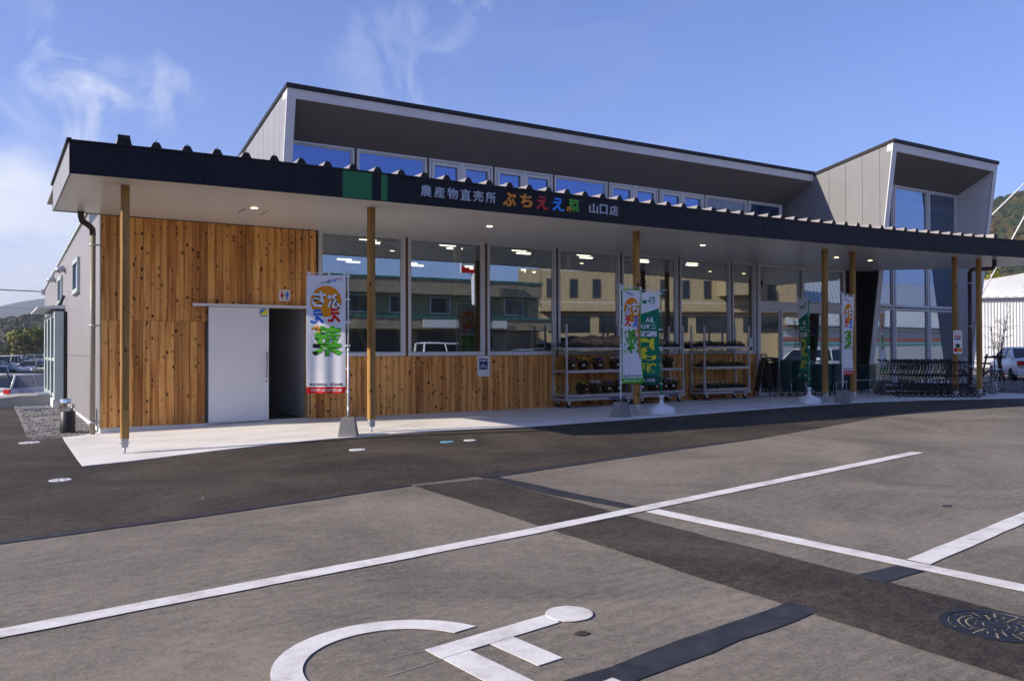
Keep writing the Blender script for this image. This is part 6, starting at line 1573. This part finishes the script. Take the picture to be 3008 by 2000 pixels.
MB().prism([(60, -35, -.2), (125, -35, -.2), (145, -52, -.2), (81, -52, -.2)], (0, 0, 3.6)).build('wall', 'warehouse_white', WB)
MB().box(59.9, 125, -34.995, -34.95, 2.2, 2.56).build('red_stripe', 'stripe_red', WB); MB().box(59.9, 125, -34.995, -34.95, 1.82, 2.04).build('teal_stripe', 'stripe_teal', WB)
MB().box(59.6, 125.4, -35.1, -34.6, 3.45, 3.62).build('gutter', 'slate_wall', WB)
MB().prism([(59.8, -34.5, 3.64), (125, -34.5, 3.64), (131, -39.5, 5.7), (65.8, -39.5, 5.7)], (0, 0, .1)).build('lower_roof', 'warehouse_roof', WB)
MB().prism([(66, -39.4, 5.5), (131, -39.4, 5.5), (131.2, -39.6, 5.5), (66.2, -39.6, 5.5)], (0, 0, .75)).build('clerestory_band', 'slate_wall', WB)
MB().prism([(66, -39.3, 6.25), (131, -39.3, 6.25), (145, -51, 10.2), (82, -51, 10.2)], (0, 0, .1)).build('upper_roof', 'warehouse_roof', WB)
rs2 = MB()
for k in range(110): x = 66+k*.6; rs2.prism([(x, -39.3, 6.37), (x+.08, -39.3, 6.37), (x+14.3, -51, 10.32), (x+14.2, -51, 10.32)], (0, 0, .05))
o = rs2.build('roof_seams', 'galvanised', WB); o['kind'] = 'stuff'
# pole sign across the lot
PS = thing('pole_sign', 'tall white pole sign across the lot, mirrored in the second window', 'sign', (26.3, -33.0, 0))
MB().tube([(0, 0, 0), (0, 0, 6.7)], .16, 10).build('pole', 'wire_white', PS, True)
MB().box(-1.0, 1.0, -.12, .12, 6.7, 7.8).build('face', 'board_white', PS); MB().box(-1.0, 1.0, .122, .13, 6.7, 7.15).build('band', 'print_red', PS)

# ------------------------------------------------------------------ produce inside the shop
for k, (x, y, c) in enumerate(((6.3, 3.4, 'produce_green'), (9.6, 3.6, 'produce_orange'), (13.0, 3.3, 'produce_green'), (16.4, 3.5, 'produce_orange'))):
    t = thing('produce_stand', 'wooden produce stand inside the shop behind the %s glazing bay' % ('first', 'third', 'fifth', 'seventh')[k], 'stand', (x, y, .115), 0, 'produce stands inside the shop')
    MB().box(-.9, .9, -.45, .45, .55, .62).build('top', 'brace_timber', t)
    for sx_ in (-.85, .85):
        for sy_ in (-.4, .4): MB().box(sx_-.04, sx_+.04, sy_-.04, sy_+.04, 0, .55).build('leg', 'brace_timber', t)
    for q in range(3):
        b = MB().box(-.85+.6*q, -.35+.6*q, -.38, .38, .62, .66).box(-.85+.6*q, -.83+.6*q, -.38, .38, .66, .78).box(-.37+.6*q, -.35+.6*q, -.38, .38, .66, .78).build('crate', 'brace_timber', t)
        pm_ = MB(); r2 = random.Random(k*7+q)
        for _ in range(40): clump(pm_, (-.6+.6*q+r2.uniform(-.2, .2), r2.uniform(-.32, .32), .72+r2.uniform(0, .1)), .06, 6, r2, .05)
        pm_.build('vegetables', c, b)

# ------------------------------------------------------------------ air
hzm = bpy.data.materials.new('air'); hzm.use_nodes = True; hn = hzm.node_tree.nodes; hn.remove(hn['Principled BSDF'])
pv = hn.new('ShaderNodeVolumePrincipled'); pv.inputs['Density'].default_value = .00028; pv.inputs['Color'].default_value = (.80, .88, 1.0, 1); pv.inputs['Anisotropy'].default_value = .2
hzm.node_tree.links.new(pv.outputs[0], hn['Material Output'].inputs['Volume']); MATS['air'] = hzm
hb = MB().box(-3900, 3900, -3400, 4400, -2.0, 262).build('haze', 'air'); struct(hb, 'stuff', 'thin blue haze over the far hills')
